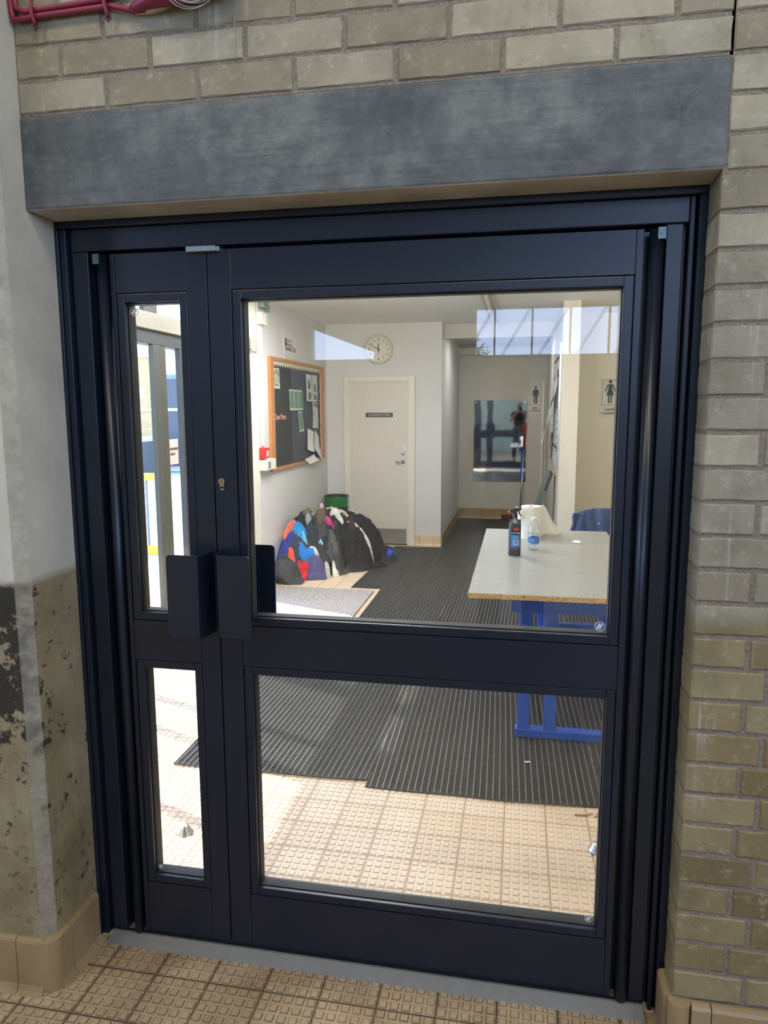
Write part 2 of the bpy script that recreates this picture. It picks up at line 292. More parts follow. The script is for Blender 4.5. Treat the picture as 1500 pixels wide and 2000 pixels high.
# ------------------------------------------------------------------ mesh helpers
def wloc(o):
    v = Vector((0, 0, 0))
    while o is not None:
        v += o.location; o = o.parent
    return v
class MB:
    def __init__(s): s.v = []; s.f = []; s.mi = []; s.tone = None
    def add(s, vs, fs, m=0):
        b = len(s.v); s.v.extend([tuple(x) for x in vs]); s.f.extend([tuple(b + i for i in q) for q in fs]); s.mi.extend([m] * len(fs)); return s
    def box(s, x0, x1, y0, y1, z0, z1, m=0, rot=None, about=None):
        vs = [(x, y, z) for z in (z0, z1) for y in (y0, y1) for x in (x0, x1)]
        if rot is not None:
            R_ = Euler(rot).to_matrix(); c = Vector(about if about else ((x0 + x1) / 2, (y0 + y1) / 2, (z0 + z1) / 2))
            vs = [tuple(R_ @ (Vector(v) - c) + c) for v in vs]
        return s.add(vs, [(0, 2, 3, 1), (4, 5, 7, 6), (0, 1, 5, 4), (2, 6, 7, 3), (0, 4, 6, 2), (1, 3, 7, 5)], m)
    def prism(s, poly, axis, a0, a1, m=0):
        n = len(poly)
        def mk(a, b, c): return {'x': (c, a, b), 'y': (a, c, b), 'z': (a, b, c)}[axis]
        vs = [mk(a, b, a0) for a, b in poly] + [mk(a, b, a1) for a, b in poly]
        fs = [tuple(range(n))[::-1], tuple(range(n, 2 * n))] + [(i, (i + 1) % n, n + (i + 1) % n, n + i) for i in range(n)]
        return s.add(vs, fs, m)
    def cyl(s, p0, p1, r0, r1=None, n=16, m=0, cap=True):
        r1 = r0 if r1 is None else r1; p0 = Vector(p0); p1 = Vector(p1); d = (p1 - p0).normalized()
        a = d.orthogonal().normalized(); b = d.cross(a); vs = []
        for p_, r_ in ((p0, r0), (p1, r1)):
            for i in range(n):
                t_ = 2 * PI * i / n; vs.append(p_ + a * (r_ * math.cos(t_)) + b * (r_ * math.sin(t_)))
        fs = [(i, (i + 1) % n, n + (i + 1) % n, n + i) for i in range(n)]
        if cap: fs += [tuple(range(n))[::-1], tuple(range(n, 2 * n))]
        return s.add(vs, fs, m)
    def tube(s, pts, r, n=8, m=0):
        pts = [Vector(p_) for p_ in pts]; rings = []; a = None
        for i, p_ in enumerate(pts):
            d = (pts[min(i + 1, len(pts) - 1)] - pts[max(i - 1, 0)]).normalized()
            a = d.orthogonal().normalized() if a is None else (a - d * a.dot(d)).normalized()
            b = d.cross(a); rr = r[i] if isinstance(r, (list, tuple)) else r
            rings.append([p_ + a * (rr * math.cos(2 * PI * k / n)) + b * (rr * math.sin(2 * PI * k / n)) for k in range(n)])
        vs = [v for rg in rings for v in rg]
        fs = [(i * n + k, i * n + (k + 1) % n, (i + 1) * n + (k + 1) % n, (i + 1) * n + k) for i in range(len(pts) - 1) for k in range(n)]
        fs += [tuple(range(n))[::-1], tuple((len(pts) - 1) * n + k for k in range(n))]
        return s.add(vs, fs, m)
    def lathe(s, prof, c=(0, 0, 0), n=32, m=0, sx=1.0, sy=1.0, cap=True):
        vs = [(c[0] + r_ * sx * math.cos(2 * PI * k / n), c[1] + r_ * sy * math.sin(2 * PI * k / n), c[2] + z_) for r_, z_ in prof for k in range(n)]
        fs = [(i * n + k, i * n + (k + 1) % n, (i + 1) * n + (k + 1) % n, (i + 1) * n + k) for i in range(len(prof) - 1) for k in range(n)]
        if cap: fs += [tuple(range(n))[::-1], tuple((len(prof) - 1) * n + k for k in range(n))]
        return s.add(vs, fs, m)
    def grid(s, fn, nu, nv, m=0):
        vs = [fn(i / nu, j / nv) for j in range(nv + 1) for i in range(nu + 1)]
        fs = [(j * (nu + 1) + i, j * (nu + 1) + i + 1, (j + 1) * (nu + 1) + i + 1, (j + 1) * (nu + 1) + i) for j in range(nv) for i in range(nu)]
        return s.add(vs, fs, m)
    def build(s, name, mats, parent=None, smooth=False, bevel=0.0, solid=0.0, sub=0, seg=2, recalc=False):
        if not isinstance(mats, (list, tuple)): mats = [mats]
        me = bpy.data.meshes.new(name); off = wloc(parent) if parent else Vector((0, 0, 0))
        me.from_pydata([(v[0] - off.x, v[1] - off.y, v[2] - off.z) for v in s.v], [], s.f)
        for m_ in mats: me.materials.append(MATS[m_] if isinstance(m_, str) else m_)
        if len(mats) > 1: me.polygons.foreach_set('material_index', s.mi)
        if smooth: me.polygons.foreach_set('use_smooth', [True] * len(s.f))
        if s.tone:
            a = me.attributes.new('tone', 'FLOAT', 'FACE'); a.data.foreach_set('value', s.tone)
        me.update()
        if recalc:
            bm = bmesh.new(); bm.from_mesh(me); bmesh.ops.recalc_face_normals(bm, faces=bm.faces); bm.to_mesh(me); bm.free()
        o = bpy.data.objects.new(name, me); COL.objects.link(o)
        if parent: o.parent = parent
        if solid:
            q = o.modifiers.new('thickness', 'SOLIDIFY'); q.thickness = solid; q.offset = 0
        if bevel:
            q = o.modifiers.new('bevel', 'BEVEL'); q.width = bevel; q.segments = seg; q.limit_method = 'ANGLE'; q.angle_limit = math.radians(40)
        if sub:
            q = o.modifiers.new('smooth', 'SUBSURF'); q.levels = sub; q.render_levels = sub
        return o
def tag(o, label, cat, group=None, kind=None):
    o['label'] = label; o['category'] = cat
    if group: o['group'] = group
    if kind: o['kind'] = kind
    return o
def lab(o, s): o['label'] = s; return o
def thing(name, label, cat, loc, group=None, kind=None):
    o = bpy.data.objects.new(name, None); COL.objects.link(o); o.location = loc; o.empty_display_size = 0.1
    return tag(o, label, cat, group, kind)
def text(name, body, size, mat, origin, xdir, updir, parent, extrude=0.0006, align='CENTER', sx=1.0, bold=0.0):
    cu = bpy.data.curves.new(name, 'FONT'); cu.body = body; cu.size = size; cu.extrude = extrude; cu.align_x = align; cu.align_y = 'CENTER'; cu.offset = bold
    tmp = bpy.data.objects.new(name + '_tmp', cu); COL.objects.link(tmp)
    dg = bpy.context.evaluated_depsgraph_get(); dg.update()
    me = bpy.data.meshes.new_from_object(tmp.evaluated_get(dg)); bpy.data.objects.remove(tmp)
    X = Vector(xdir).normalized(); U = Vector(updir).normalized(); N = X.cross(U)
    off = wloc(parent) if parent else Vector((0, 0, 0))
    me.transform(Matrix(((X.x * sx, U.x, N.x, origin[0] - off.x), (X.y * sx, U.y, N.y, origin[1] - off.y), (X.z * sx, U.z, N.z, origin[2] - off.z), (0, 0, 0, 1))))
    me.materials.clear(); me.materials.append(MATS[mat] if isinstance(mat, str) else mat); me.name = name
    o = bpy.data.objects.new(name, me); COL.objects.link(o)
    if parent: o.parent = parent
    return o
def struct(mb, name, mats, label, cat, **k):
    o = mb.build(name, mats, **k); return tag(o, label, cat, kind='structure')
# ================================================================== SETTING
TX, TY, GX, GY = 0.155, 0.158, 0.4295, -0.1275
def studs(mb, x0, x1, y0, y1, skip=None, h=0.0022):
    i0, i1 = math.floor((x0 - GX) / TX), math.ceil((x1 - GX) / TX); j0, j1 = math.floor((y0 - GY) / TY), math.ceil((y1 - GY) / TY)
    for i in range(i0, i1):
        for j in range(j0, j1):
            for a in range(5):
                for b in range(5):
                    cx = GX + (i + (a + 0.5) / 5) * TX; cy = GY + (j + (b + 0.5) / 5) * TY
                    if not (x0 < cx < x1 and y0 < cy < y1): continue
                    if skip and skip(cx, cy): continue
                    w, t = 0.0102, 0.0088
                    mb.add([(cx - w, cy - w, 0), (cx + w, cy - w, 0), (cx + w, cy + w, 0), (cx - w, cy + w, 0),
                            (cx - t, cy - t, h), (cx + t, cy - t, h), (cx + t, cy + t, h), (cx - t, cy + t, h)],
                           [(4, 5, 6, 7), (0, 1, 5, 4), (1, 2, 6, 5), (2, 3, 7, 6), (3, 0, 4, 7)])
fl = MB(); fl.box(-4.2, 5.2, -8.2, -0.01, -0.2, 0); studs(fl, -0.6, 2.4, -1.1, -0.045)
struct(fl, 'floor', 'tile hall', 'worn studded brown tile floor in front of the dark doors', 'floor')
fl = MB(); fl.box(-2.18, 3.4, -0.01, 8.8, -0.2, 0)
studs(fl, -1.9, 1.75, 0.06, 5.0, skip=lambda x, y: (y > 1.1 and x > 0.15) or (x < -0.98 and y > 4.2) or (y > 1.1 and x > -0.15 and y < 2.5))
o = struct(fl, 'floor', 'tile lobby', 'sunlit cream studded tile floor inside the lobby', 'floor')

# ---- hall brick wall, mortar body + individual bricks in one mesh
def bricks(mb, tone, x0, x1, z, yf, joints, rnd):
    """one course from x0 to x1 with vertical joints given; front face at yf"""
    js = [x0] + [j for j in joints if x0 + 0.03 < j < x1 - 0.03] + [x1]
    for a, b in zip(js[:-1], js[1:]):
        w = 0.0055; l = a + (w if a != x0 else 0.0); r = b - w; z0 = z + 0.005 + rnd.uniform(-.001, .001); z1 = z + 0.070 + rnd.uniform(-.001, .001)
        yo = yf + rnd.uniform(0, 0.0018); c = 0.0028; nf = len(mb.f); yb = yf + 0.10
        # rounded-arris block with slightly ragged outline
        def edge(inset, y):
            pts = []
            nx = max(3, int((r - l) / 0.03))
            for k in range(nx + 1): pts.append((l + inset + (r - l - 2 * inset) * k / nx, z0 + inset + rnd.uniform(-.0014, .0014)))
            for k in range(1, 4): pts.append((r - inset + rnd.uniform(-.0014, .0014), z0 + inset + (z1 - z0 - 2 * inset) * k / 3))
            for k in range(1, nx + 1): pts.append((r - inset - (r - l - 2 * inset) * k / nx, z1 - inset + rnd.uniform(-.0014, .0014)))
            for k in range(1, 3): pts.append((l + inset + rnd.uniform(-.0014, .0014), z1 - inset - (z1 - z0 - 2 * inset) * k / 3))
            return [(p_[0], y, p_[1]) for p_ in pts]
        A = edge(0, yb); B = edge(0, yo + c); C_ = edge(c, yo); n = len(A)
        fs = [tuple(range(2 * n, 3 * n))]
        for k in range(n):
            k2 = (k + 1) % n; fs.append((k, k2, n + k2, n + k)); fs.append((n + k, n + k2, 2 * n + k2, 2 * n + k))
        mb.add(A + B + C_, fs, 0); t_ = rnd.random(); tone.extend([t_] * len(fs))
P = 0.2285; YF = -0.121
wb_ = MB(); tone = []; rb = random.Random(3)
rowA = [0.2625 + P * k for k in range(-10, 40)]; rowB = [0.149 + P * k for k in range(-10, 40)]
for k in range(0, 13):                                   # above the lintel
    bricks(wb_, tone, 0.034, 1.631 + (0.0 if k % 2 else 0.0), 2.2475 + 0.075 * k, YF, rowA if k % 2 == 0 else rowB, rb)
for k in range(-3, 13):
    js = [1.735 + P * q for q in range(12)] if k % 2 == 0 else [1.779 + P * q for q in range(12)]
    bricks(wb_, tone, 1.631, 3.2, 2.2475 + 0.075 * k, YF, js, rb)
for k in range(26):                                      # right of the door
    js = [1.779 + P * q for q in range(12)] if k % 2 == 0 else [1.735 + P * q for q in range(12)]
    bricks(wb_, tone, 1.6215, 3.2, 2.0225 - 0.075 * (k + 1), YF, js, rb)
nb = len(wb_.f)
for bx_ in [(0.03, 1.63, YF + 0.0045, 0.15, 2.246, 5.5), (1.6235, 5.2, YF + 0.0045, 0.15, 0.0, 5.5)]:
    wb_.box(*bx_, m=1)
tone.extend([0.5] * (len(wb_.f) - nb)); wb_.tone = tone
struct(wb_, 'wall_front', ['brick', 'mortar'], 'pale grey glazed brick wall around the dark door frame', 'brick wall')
# concrete lintel
o = MB().box(0.032, 1.6285, YF - 0.001, 0.14, 2.0315, 2.2455).build('trim_1', ['lintel', 'brightened'], bevel=0.006)
o.data.polygons[0].material_index = 1  # underside gets the tone with light painted in
tag(o, 'long grey concrete lintel above the dark doors', 'lintel', kind='structure')
# pier and its return
o = MB().prism([(-0.75, 0.0), (-0.75, -0.226), (0.004, -0.226), (0.031, -0.199), (0.031, 0.14), (-0.75, 0.14)], 'z', 0, 5.5).build('trim_2', 'pier', bevel=0.002)
tag(o, 'stained concrete pier with chamfered corner left of the doors', 'pillar', kind='structure')
struct(MB().box(-4.2, -0.74, -0.12, 0.15, 0, 5.5), 'wall_front', 'hall paint', 'pale wall beyond the concrete pier', 'wall')

# ---- skirting tiles of the hall: coved foot, rounded top, butt joints
def skirt_run(mb, p0, p1, nrm, h, tl, start=0.0, th=0.016):
    """row of skirting tiles from p0 to p1 (xy), face pointing along nrm"""
    p0 = Vector(p0); p1 = Vector(p1); n = Vector(nrm); d = (p1 - p0); L = d.length; d.normalize()
    prof = [(0, 0), (th + 0.018, 0), (th + 0.006, 0.006), (th, 0.018), (th, h - 0.010), (th * 0.8, h - 0.003), (th * 0.4, h), (0, h)]
    s_ = -start; 
    while s_ < L - 0.002:
        a = max(0, s_) + 0.0012; b = min(L, s_ + tl) - 0.0012
        if b - a > 0.004:
            vs = []
            for t_ in (a, b):
                for o_, z_ in prof:
                    q = p0 + d * t_ + n * o_; vs.append((q.x, q.y, z_))
            k = len(prof)
            mb.add(vs, [tuple(range(k))[::-1], tuple(range(k, 2 * k))] + [(i, (i + 1) % k, k + (i + 1) % k, k + i) for i in range(k)])
        s_ += tl
sk = MB(); skirt_run(sk, (-0.75, -0.226), (0.012, -0.226), (0, -1), 0.152, 0.155, 0.09); skirt_run(sk, (0.031, -0.215), (0.031, -0.03), (1, 0), 0.152, 0.1, 0.045)
sk.cyl((0.012, -0.207, 0), (0.012, -0.207, 0.149), 0.036, n=24)
struct(sk, 'baseboard_left', 'skirt', 'brown skirting tiles round the foot of the concrete pier', 'skirting', recalc=True)
sk = MB(); skirt_run(sk, (1.66, YF), (3.2, YF), (0, -1), 0.149, 0.155, 0.11, 0.022); skirt_run(sk, (1.6225, -0.03), (1.6225, -0.115), (-1, 0), 0.149, 0.12, 0.0, 0.02)
sk.cyl((1.636, -0.122, 0), (1.636, -0.122, 0.147), 0.026, n=24)
struct(sk, 'baseboard_right', 'skirt', 'brown skirting tiles at the foot of the brick wall', 'skirting', recalc=True)

# ================================================================== door_1 : dark aluminium double doors
D1 = thing('door_1', 'dark navy aluminium double doors with glass panes, one narrow and one wide leaf', 'double door', (0.816, 0, 0), kind='structure')
fr = MB()
for a in [(0.0, 0.040, -0.014, 0.10, 0, 2.013), (0.040, 0.058, -0.008, 0.10, 0, 2.013), (0.0585, 0.0725, 0.010, 0.10, 0, 2.013), (0.073, 0.117, -0.004, 0.10, 0, 1.956),
          (0.117, 0.180, 0.030, 0.10, 0, 1.956),
          (1.6055, 1.6330, -0.016, 0.10, 0, 2.013), (1.6005, 1.6055, 0.008, 0.10, 0, 2.013), (1.5885, 1.6005, -0.004, 0.10, 0, 2.013), (1.5775, 1.5885, 0.022, 0.10, 0, 1.99),
          (1.5400, 1.5775, -0.003, 0.10, 0, 1.956), (1.494, 1.540, 0.030, 0.10, 0, 1.956),
          (0.0, 1.633, -0.014, 0.10, 2.0135, 2.0315), (0.0, 1.633, -0.003, 0.10, 2.0315, 2.05), (0.073, 1.5885, -0.004, 0.10, 1.9565, 2.0125), (0.073, 1.5885, 0.03, 0.10, 1.945, 1.9565)]:
    fr.box(*a)
lab(fr.build('outer_frame', frame_m, D1, bevel=0.0025), 'dark stepped frame round the doors')
for x_, r_ in ((0.157, 0.0125), (1.5205, 0.0155)):
    hb = MB(); hb.cyl((x_, -0.004, 0.025), (x_, -0.004, 1.944), r_, n=20); hb.box(x_ - r_ * 0.5, x_ + r_ * 0.5, -0.004, 0.03, 0.025, 1.944)
    h_ = hb.build('hinge_post', frame_m, D1, smooth=False, bevel=0.0)
    for p_ in h_.data.polygons: p_.use_smooth = len(p_.vertices) == 4
    s_ = 1 if x_ > 1 else -1
    bk = MB(); bk.box(min(x_, x_ + s_ * 0.019), max(x_, x_ + s_ * 0.019), -0.021, -0.0185, 1.921, 1.946); bk.box(min(x_ + s_ * .017, x_ + s_ * 0.019), max(x_ + s_ * .017, x_ + s_ * 0.019), -0.021, 0.028, 1.921, 1.946)
    bk.cyl((x_ + s_ * 0.008, -0.0185, 1.934), (x_ + s_ * 0.008, -0.0235, 1.934), 0.0035, n=12)
    lab(bk.build('hinge_bracket', zinc_m, D1), 'greenish zinc bracket at the top of the hinge')
th = MB(); th.prism([(-0.047, 0.0), (-0.045, 0.004), (-0.012, 0.019), (0.075, 0.019), (0.075, 0.0)], 'x', 0.0735, 1.5765)
lab(th.build('threshold', thresh_m, D1, bevel=0.001), 'sloping grey metal threshold strip')
MB().box(0.0735, 1.5765, -0.006, 0.002, 0.0185, 0.0215).build('brush_seal', gasket_m, D1)

def leaf(x0, x1, ox0, ox1, label):
    """door leaf: stiles, rails, glazing beads, gasket; returns the leaf part"""
    zb, zt = 0.024, 1.9485; B = 0.024
    mb = MB(); O = [(0.205, 0.836), (0.997, 1.8255)]
    mb.box(x0, ox0 - B, 0.0, 0.058, zb, zt); mb.box(ox1 + B, x1, 0.0, 0.058, zb, zt)
    zz = [zb, O[0][0] - B, O[0][1] + B, O[1][0] - B, O[1][1] + B, zt]
    for a, b in ((zz[0], zz[1]), (zz[2], zz[3]), (zz[4], zz[5])):
        mb.box(ox0 - B + 0.0006, ox1 + B - 0.0006, 0.0004, 0.0576, a, b)
    L_ = lab(mb.build('leaf', frame_m, D1, bevel=0.0012), label)
    for z0, z1 in O:
        bd = MB(); gk = MB(); g = 0.0016
        for yy0, yy1 in ((0.0022, 0.020), (0.042, 0.056)):
            bd.box(ox0 - B + g, ox0, yy0, yy1, z0 - B + g, z1 + B - g); bd.box(ox1, ox1 + B - g, yy0, yy1, z0 - B + g, z1 + B - g)
            bd.box(ox0, ox1, yy0, yy1, z1, z1 + B - g); bd.box(ox0, ox1, yy0, yy1, z0 - B + g, z0)
        bd.build('glazing_bead', frame_m, L_, bevel=0.002)
        for a in ((ox0 - 0.01, ox0 + 0.0025, z0, z1), (ox1 - 0.0025, ox1 + 0.01, z0, z1), (ox0, ox1, z0 - 0.01, z0 + 0.0025), (ox0, ox1, z1 - 0.0025, z1 + 0.01)):
            gk.box(a[0], a[1], 0.016, 0.046, a[2], a[3])
        gk.build('gasket', gasket_m, L_)
        MB().box(ox0 - 0.006, ox1 + 0.006, 0.019, 0.043, z0 - 0.006, z1 + 0.006).build('glass_pane', 'pane', L_)
    return L_
LN = leaf(0.1745, 0.4415, 0.211, 0.3635, 'narrow left leaf with two slim panes')
LW = leaf(0.4445, 1.4945, 0.530, 1.4545, 'wide right leaf with two large panes')
MB().box(0.4405, 0.4455, 0.012, 0.05, 0.024, 1.948).build('meeting_seal', gasket_m, D1)
# maker's marks etched on the glass
def etch(cx, cz, r, par, y=0.0186):
    mb = MB(); n = 28
    vs = []; fs = []
    for k in range(n):
        a = 2 * PI * k / n
        for rr in (r, r * 0.86): vs.append((cx + rr * math.cos(a), y, cz + rr * math.sin(a)))
    fs = [(2 * k, 2 * ((k + 1) % n), 2 * ((k + 1) % n) + 1, 2 * k + 1) for k in range(n)]
    mb.add(vs, fs)
    for dx in (-0.28, 0.22):
        q = [Vector((cx + dx * r + a * r * 0.30 - b * r * 0.12, y, cz + a * r * 0.62 + b * r * 0.10)) for a, b in ((-.9, -1), (.0, -1.6), (.9, -1), (.9, 1), (.0, 1.6), (-.9, 1))]
        mb.add(q, [tuple(range(6))])
    lab(mb.build('etched_mark', M('etched white', (206, 208, 208), 0.8), par, solid=0.0004), 'small round mark etched in the corner of the pane')
etch(1.4345, 1.0165, 0.0125, LW); etch(1.436, 0.2235, 0.0105, LW); etch(0.2285, 1.806, 0.012, LN); etch(0.2225, 0.222, 0.0075, LN)

# pull handles: folded plates with rounded outer corners
def pull(xf, xe, ya, yb, z0, z1, xr, name_par, label):
    """front plate from xf (free edge) to xe (fold) at y=ya; return plate from the fold to the leaf at (xr, yb)"""
    s_ = 1 if xe > xf else -1; t_ = 0.004; r = 0.011; mb = MB()
    pts = []
    for (cx, cz, a0) in ((xf + s_ * r, z1 - r, 90), (xf + s_ * r, z0 + r, 180)):
        for k in range(7):
            a = math.radians(a0 + 15 * k); pts.append((cx + s_ * r * math.cos(a), cz + r * math.sin(a)))
    pts += [(xe, z0), (xe, z1)]
    yo = ya; mb.prism(pts, 'y', yo, yo + (t_ if ya < yb else -t_))
    mb.prism([(xe, ya), (xe - s_ * t_, ya), (xr - s_ * t_, yb), (xr, yb)], 'z', z0, z1)
    lab(mb.build('pull_handle', frame_m, name_par, bevel=0.001, recalc=True), label)
pull(0.332, 0.4235, -0.074, 0.0, 0.955, 1.177, 0.4335, LN, 'folded dark plate handle on the narrow leaf')
pull(0.5625, 0.4700, -0.074, 0.0, 0.962, 1.180, 0.4530, LW, 'folded dark plate handle on the wide leaf, hall side')
pull(0.5570, 0.4650, 0.135, 0.058, 0.960, 1.171, 0.4600, LW, 'folded dark plate handle on the lobby side of the wide leaf')
lc = MB(); lc.cyl((0.4645, 0.001, 1.3625), (0.4645, -0.006, 1.3625), 0.0086, n=24)
L1 = lc.build('lock_cylinder', brass_m, LW, bevel=0.0006); lab(L1, 'brass euro lock cylinder')
kb = MB(); kb.box(0.4592, 0.4698, -0.003, 0.001, 1.3445, 1.357); kb.cyl((0.4645, 0.001, 1.3445), (0.4645, -0.003, 1.3445), 0.0053, n=16)
lab(kb.build('lock_tail', alu_m, LW), 'grey lower part of the lock')
MB().box(0.4632, 0.4645, -0.0066, -0.004, 1.3585, 1.3668).build('keyhole', black_m, LW)
fl_ = MB(); fl_.box(0.396, 0.474, -0.017, 0.02, 1.941, 1.9545); fl_.box(0.474, 0.482, -0.012, 0.02, 1.9415, 1.953)
lab(fl_.build('flush_bolt_cover', alu_m, D1, bevel=0.001), 'small silver cover at the top where the leaves meet')

# ================================================================== lobby shell
struct(MB().box(-1.1, 3.4, 0.14, 6.6, 2.5, 2.7), 'ceiling', 'ceiling paint', 'cream ceiling of the lobby', 'ceiling')
struct(MB().box(0.2, 3.4, 6.6, 8.9, 2.44, 2.7), 'ceiling', 'corridor paint', 'grey ceiling of the corridor', 'ceiling')
struct(MB().box(-1.25, 0.36, 6.3, 8.8, 0, 2.5), 'wall_back', 'lobby paint', 'cream wall with the store door and the clock', 'wall')
struct(MB().box(0.3, 1.8, 8.62, 8.85, 0, 2.5), 'wall_far', 'corridor paint', 'grey wall at the end of the corridor', 'wall')
struct(MB().box(1.585, 1.737, 5.0, 8.7, 0, 2.5), 'wall_corridor', 'cream paint', 'cream wall end between the corridor and the ladies changing wall', 'wall')
struct(MB().box(1.70, 3.4, 5.92, 6.1, 0, 2.5), 'wall_ladies', 'pale cream paint', 'cream wall with the ladies changing sign', 'wall')
struct(MB().box(3.2, 3.4, 0.1, 6.0, 0, 2.5), 'wall_right', 'pale cream paint', 'cream right wall of the lobby', 'wall')
struct(MB().box(-1.25, -0.965, 4.06, 6.35, 0, 2.52), 'wall_left', 'lobby paint', 'cream wall carrying the notice board', 'wall')
# lobby side of the front wall, with the door opening
fw = MB(); fw.box(1.64, 3.4, 0.151, 0.17, 0, 2.5); fw.box(-0.95, -0.02, 0.151, 0.17, 0, 2.5); fw.box(-0.02, 1.64, 0.151, 0.17, 2.05, 2.5)
struct(fw, 'wall_inner', 'pale cream paint', 'painted lobby side of the front wall', 'wall')
# skirtings inside
sk = MB(); skirt_run(sk, (0.36, 6.3), (0.065, 6.3), (0, -1), 0.115, 0.1, 0.0, 0.01); skirt_run(sk, (-0.77, 6.3), (-0.965, 6.3), (0, -1), 0.115, 0.1, 0, 0.01)
struct(sk, 'baseboard_back', 'tile lobby', 'cream skirting tiles beside the store door', 'skirting', recalc=True)
sk = MB(); skirt_run(sk, (-0.965, 6.3), (-0.965, 4.06), (1, 0), 0.15, 0.15, 0.0, 0.012)
struct(sk, 'baseboard_lobby', 'skirt', 'skirting tiles behind the heap of clothes', 'skirting', recalc=True)
sk = MB(); skirt_run(sk, (0.36, 8.62), (0.36, 6.3), (1, 0), 0.12, 0.11, 0.0, 0.012); skirt_run(sk, (1.585, 8.62), (0.36, 8.62), (0, -1), 0.13, 0.13, 0.0, 0.012)
struct(sk, 'baseboard_corridor', 'skirt', 'skirting tiles along the corridor', 'skirting', recalc=True)
struct(MB().box(1.515, 1.548, 8.585, 8.62, 0, 1.93).box(1.548, 1.585, 8.60, 8.62, 0, 1.93), 'trim_3', 'whitegloss', 'white door casing at the end of the corridor', 'door casing') if 'whitegloss' in MATS else struct(MB().box(1.515, 1.548, 8.585, 8.62, 0, 1.93), 'trim_3', whitegloss_m, 'white door casing at the end of the corridor', 'door casing')
struct(MB().box(0.36, 1.585, 8.45, 8.62, 2.30, 2.44), 'trim_4', 'corridor paint', 'boxed beam across the end of the corridor', 'beam')

# ---- glazed front with automatic door : window_1
W1 = thing('window_1', 'grey framed glazed wall and automatic door on the left of the lobby', 'glazed wall', (-1.0, 2.0, 0), kind='structure')
XA, XB = -1.07, -0.97
b_ = MB(); b_.box(XA - 0.03, XB + 0.02, 0.15, 4.06, 2.035, 2.128); b_.box(XA - 0.03, XB + 0.03, 0.15, 4.06, 2.026, 2.04)
lab(b_.build('operator_box', M('cream metal', (184, 179, 163), 0.4), W1, bevel=0.003), 'cream operator box above the automatic door')
MB().box(XA, XB, 0.15, 4.06, 1.945, 2.026).build('head_rail', dkgrey_m, W1, bevel=0.002)
MB().box(XA, XB, 0.15, 1.9, 2.128, 2.30).build('spandrel_panel', dkgrey_m, W1)
MB().box(XA, XB, 0.15, 4.06, 2.425, 2.5).build('top_rail', dkgrey_m, W1)
for y0, y1, nm, mt_ in [(0.15, 0.23, 'post', postgrey_m), (0.98, 1.03, 'post', postgrey_m), (1.47, 1.53, 'post', postgrey_m), (1.76, 1.81, 'post', postgrey_m),
                    (3.72, 3.80, 'post', postgrey_m), (2.70, 2.78, 'post', dkgrey_m)]:
    MB().box(XB - 0.04, XB - 0.002, y0, y1, 0, 1.944).build(nm, mt_, W1, bevel=0.003)
MB().box(XB - 0.035, XB - 0.001, 2.345, 2.425, 0, 1.944).build('post', postgrey_m, W1, bevel=0.003); MB().box(XB - 0.030, XB - 0.004, 2.430, 2.505, 0, 1.944).build('post', M('dull bronze post', (92, 90, 80), 0.5, 0.2), W1, bevel=0.003)
for y0, y1 in ((2.29, 2.45), (0.9, 0.96), (3.6, 3.66)):
    MB().box(XB - 0.05, XB - 0.02, y0, y1, 2.12, 2.45).build('fanlight_post', dkgrey_m, W1)
MB().box(XA, XB, 0.15, 4.06, 0, 0.03).build('bottom_rail', postgrey_m, W1)
MB().box(-0.998, -0.990, 0.2, 3.8, 0.03, 1.95).build('glass_pane', 'outer pane', W1)
MB().box(-1.01, -1.002, 0.2, 3.8, 2.128, 2.43).build('glass_pane', 'outer pane', W1)
MB().box(-1.06, -0.962, 3.80, 4.075, 0, 2.5).build('pilaster', M('warm white paint', (236, 230, 214), 0.5), W1, bevel=0.003)
lab(MB().box(-0.962, -0.94, 3.76, 3.9, 2.0, 2.13).build('door_sensor', M('grey green box', (140, 146, 138), 0.5), W1, bevel=0.003), 'small grey box on the pilaster')
st = MB().box(-0.9895, -0.988, 2.495, 2.645, 1.198, 1.362).build('door_sticker', M('pale pink paper', (232, 216, 208), 0.8), W1); lab(st, 'printed sticker on the automatic door')
text('sticker_text', 'Automatic\ndoor', 0.034, black_m, (-0.9872, 2.57, 1.285), (0, 1, 0), (0, 0, 1), st)
lab(MB().box(-0.9895, -0.988, 2.415, 2.485, 1.198, 1.362).build('door_sticker', paper_m, W1), 'blank white back of a paper notice on the glass')

# ---- store door : door_2
D2 = thing('door_2', 'cream store door with a steel kick plate in the back wall', 'door', (-0.345, 6.28, 0), kind='structure')
f_ = MB(); f_.box(-0.757, -0.685, 6.262, 6.30, 0, 1.92); f_.box(-0.008, 0.062, 6.262, 6.30, 0, 1.92); f_.box(-0.685, -0.008, 6.262, 6.30, 1.862, 1.92)
f_.box(-0.685, -0.668, 6.272, 6.30, 0, 1.862); f_.box(-0.025, -0.008, 6.272, 6.30, 0, 1.862); f_.box(-0.668, -0.025, 6.272, 6.30, 1.845, 1.862)
f_.build('door_casing', whitegloss_m, D2, bevel=0.004)
DL = MB().box(-0.668, -0.025, 6.284, 6.30, 0.012, 1.845).build('door_panel', M('door cream paint', (216, 208, 196), 0.4, 0, 0.03), D2, bevel=0.002)
lab(MB().box(-0.655, -0.035, 6.281, 6.284, 0.02, 0.185).build('kick_plate', 'kick', DL), 'brushed steel kick plate')
MB().box(-0.668, -0.025, 6.27, 6.30, 0.0, 0.012).build('door_gap', black_m, D2)
pl = MB().box(-0.505, -0.190, 6.279, 6.284, 1.463, 1.513).build('name_plate', M('black plate', (62, 62, 62), 0.4), DL, bevel=0.001)
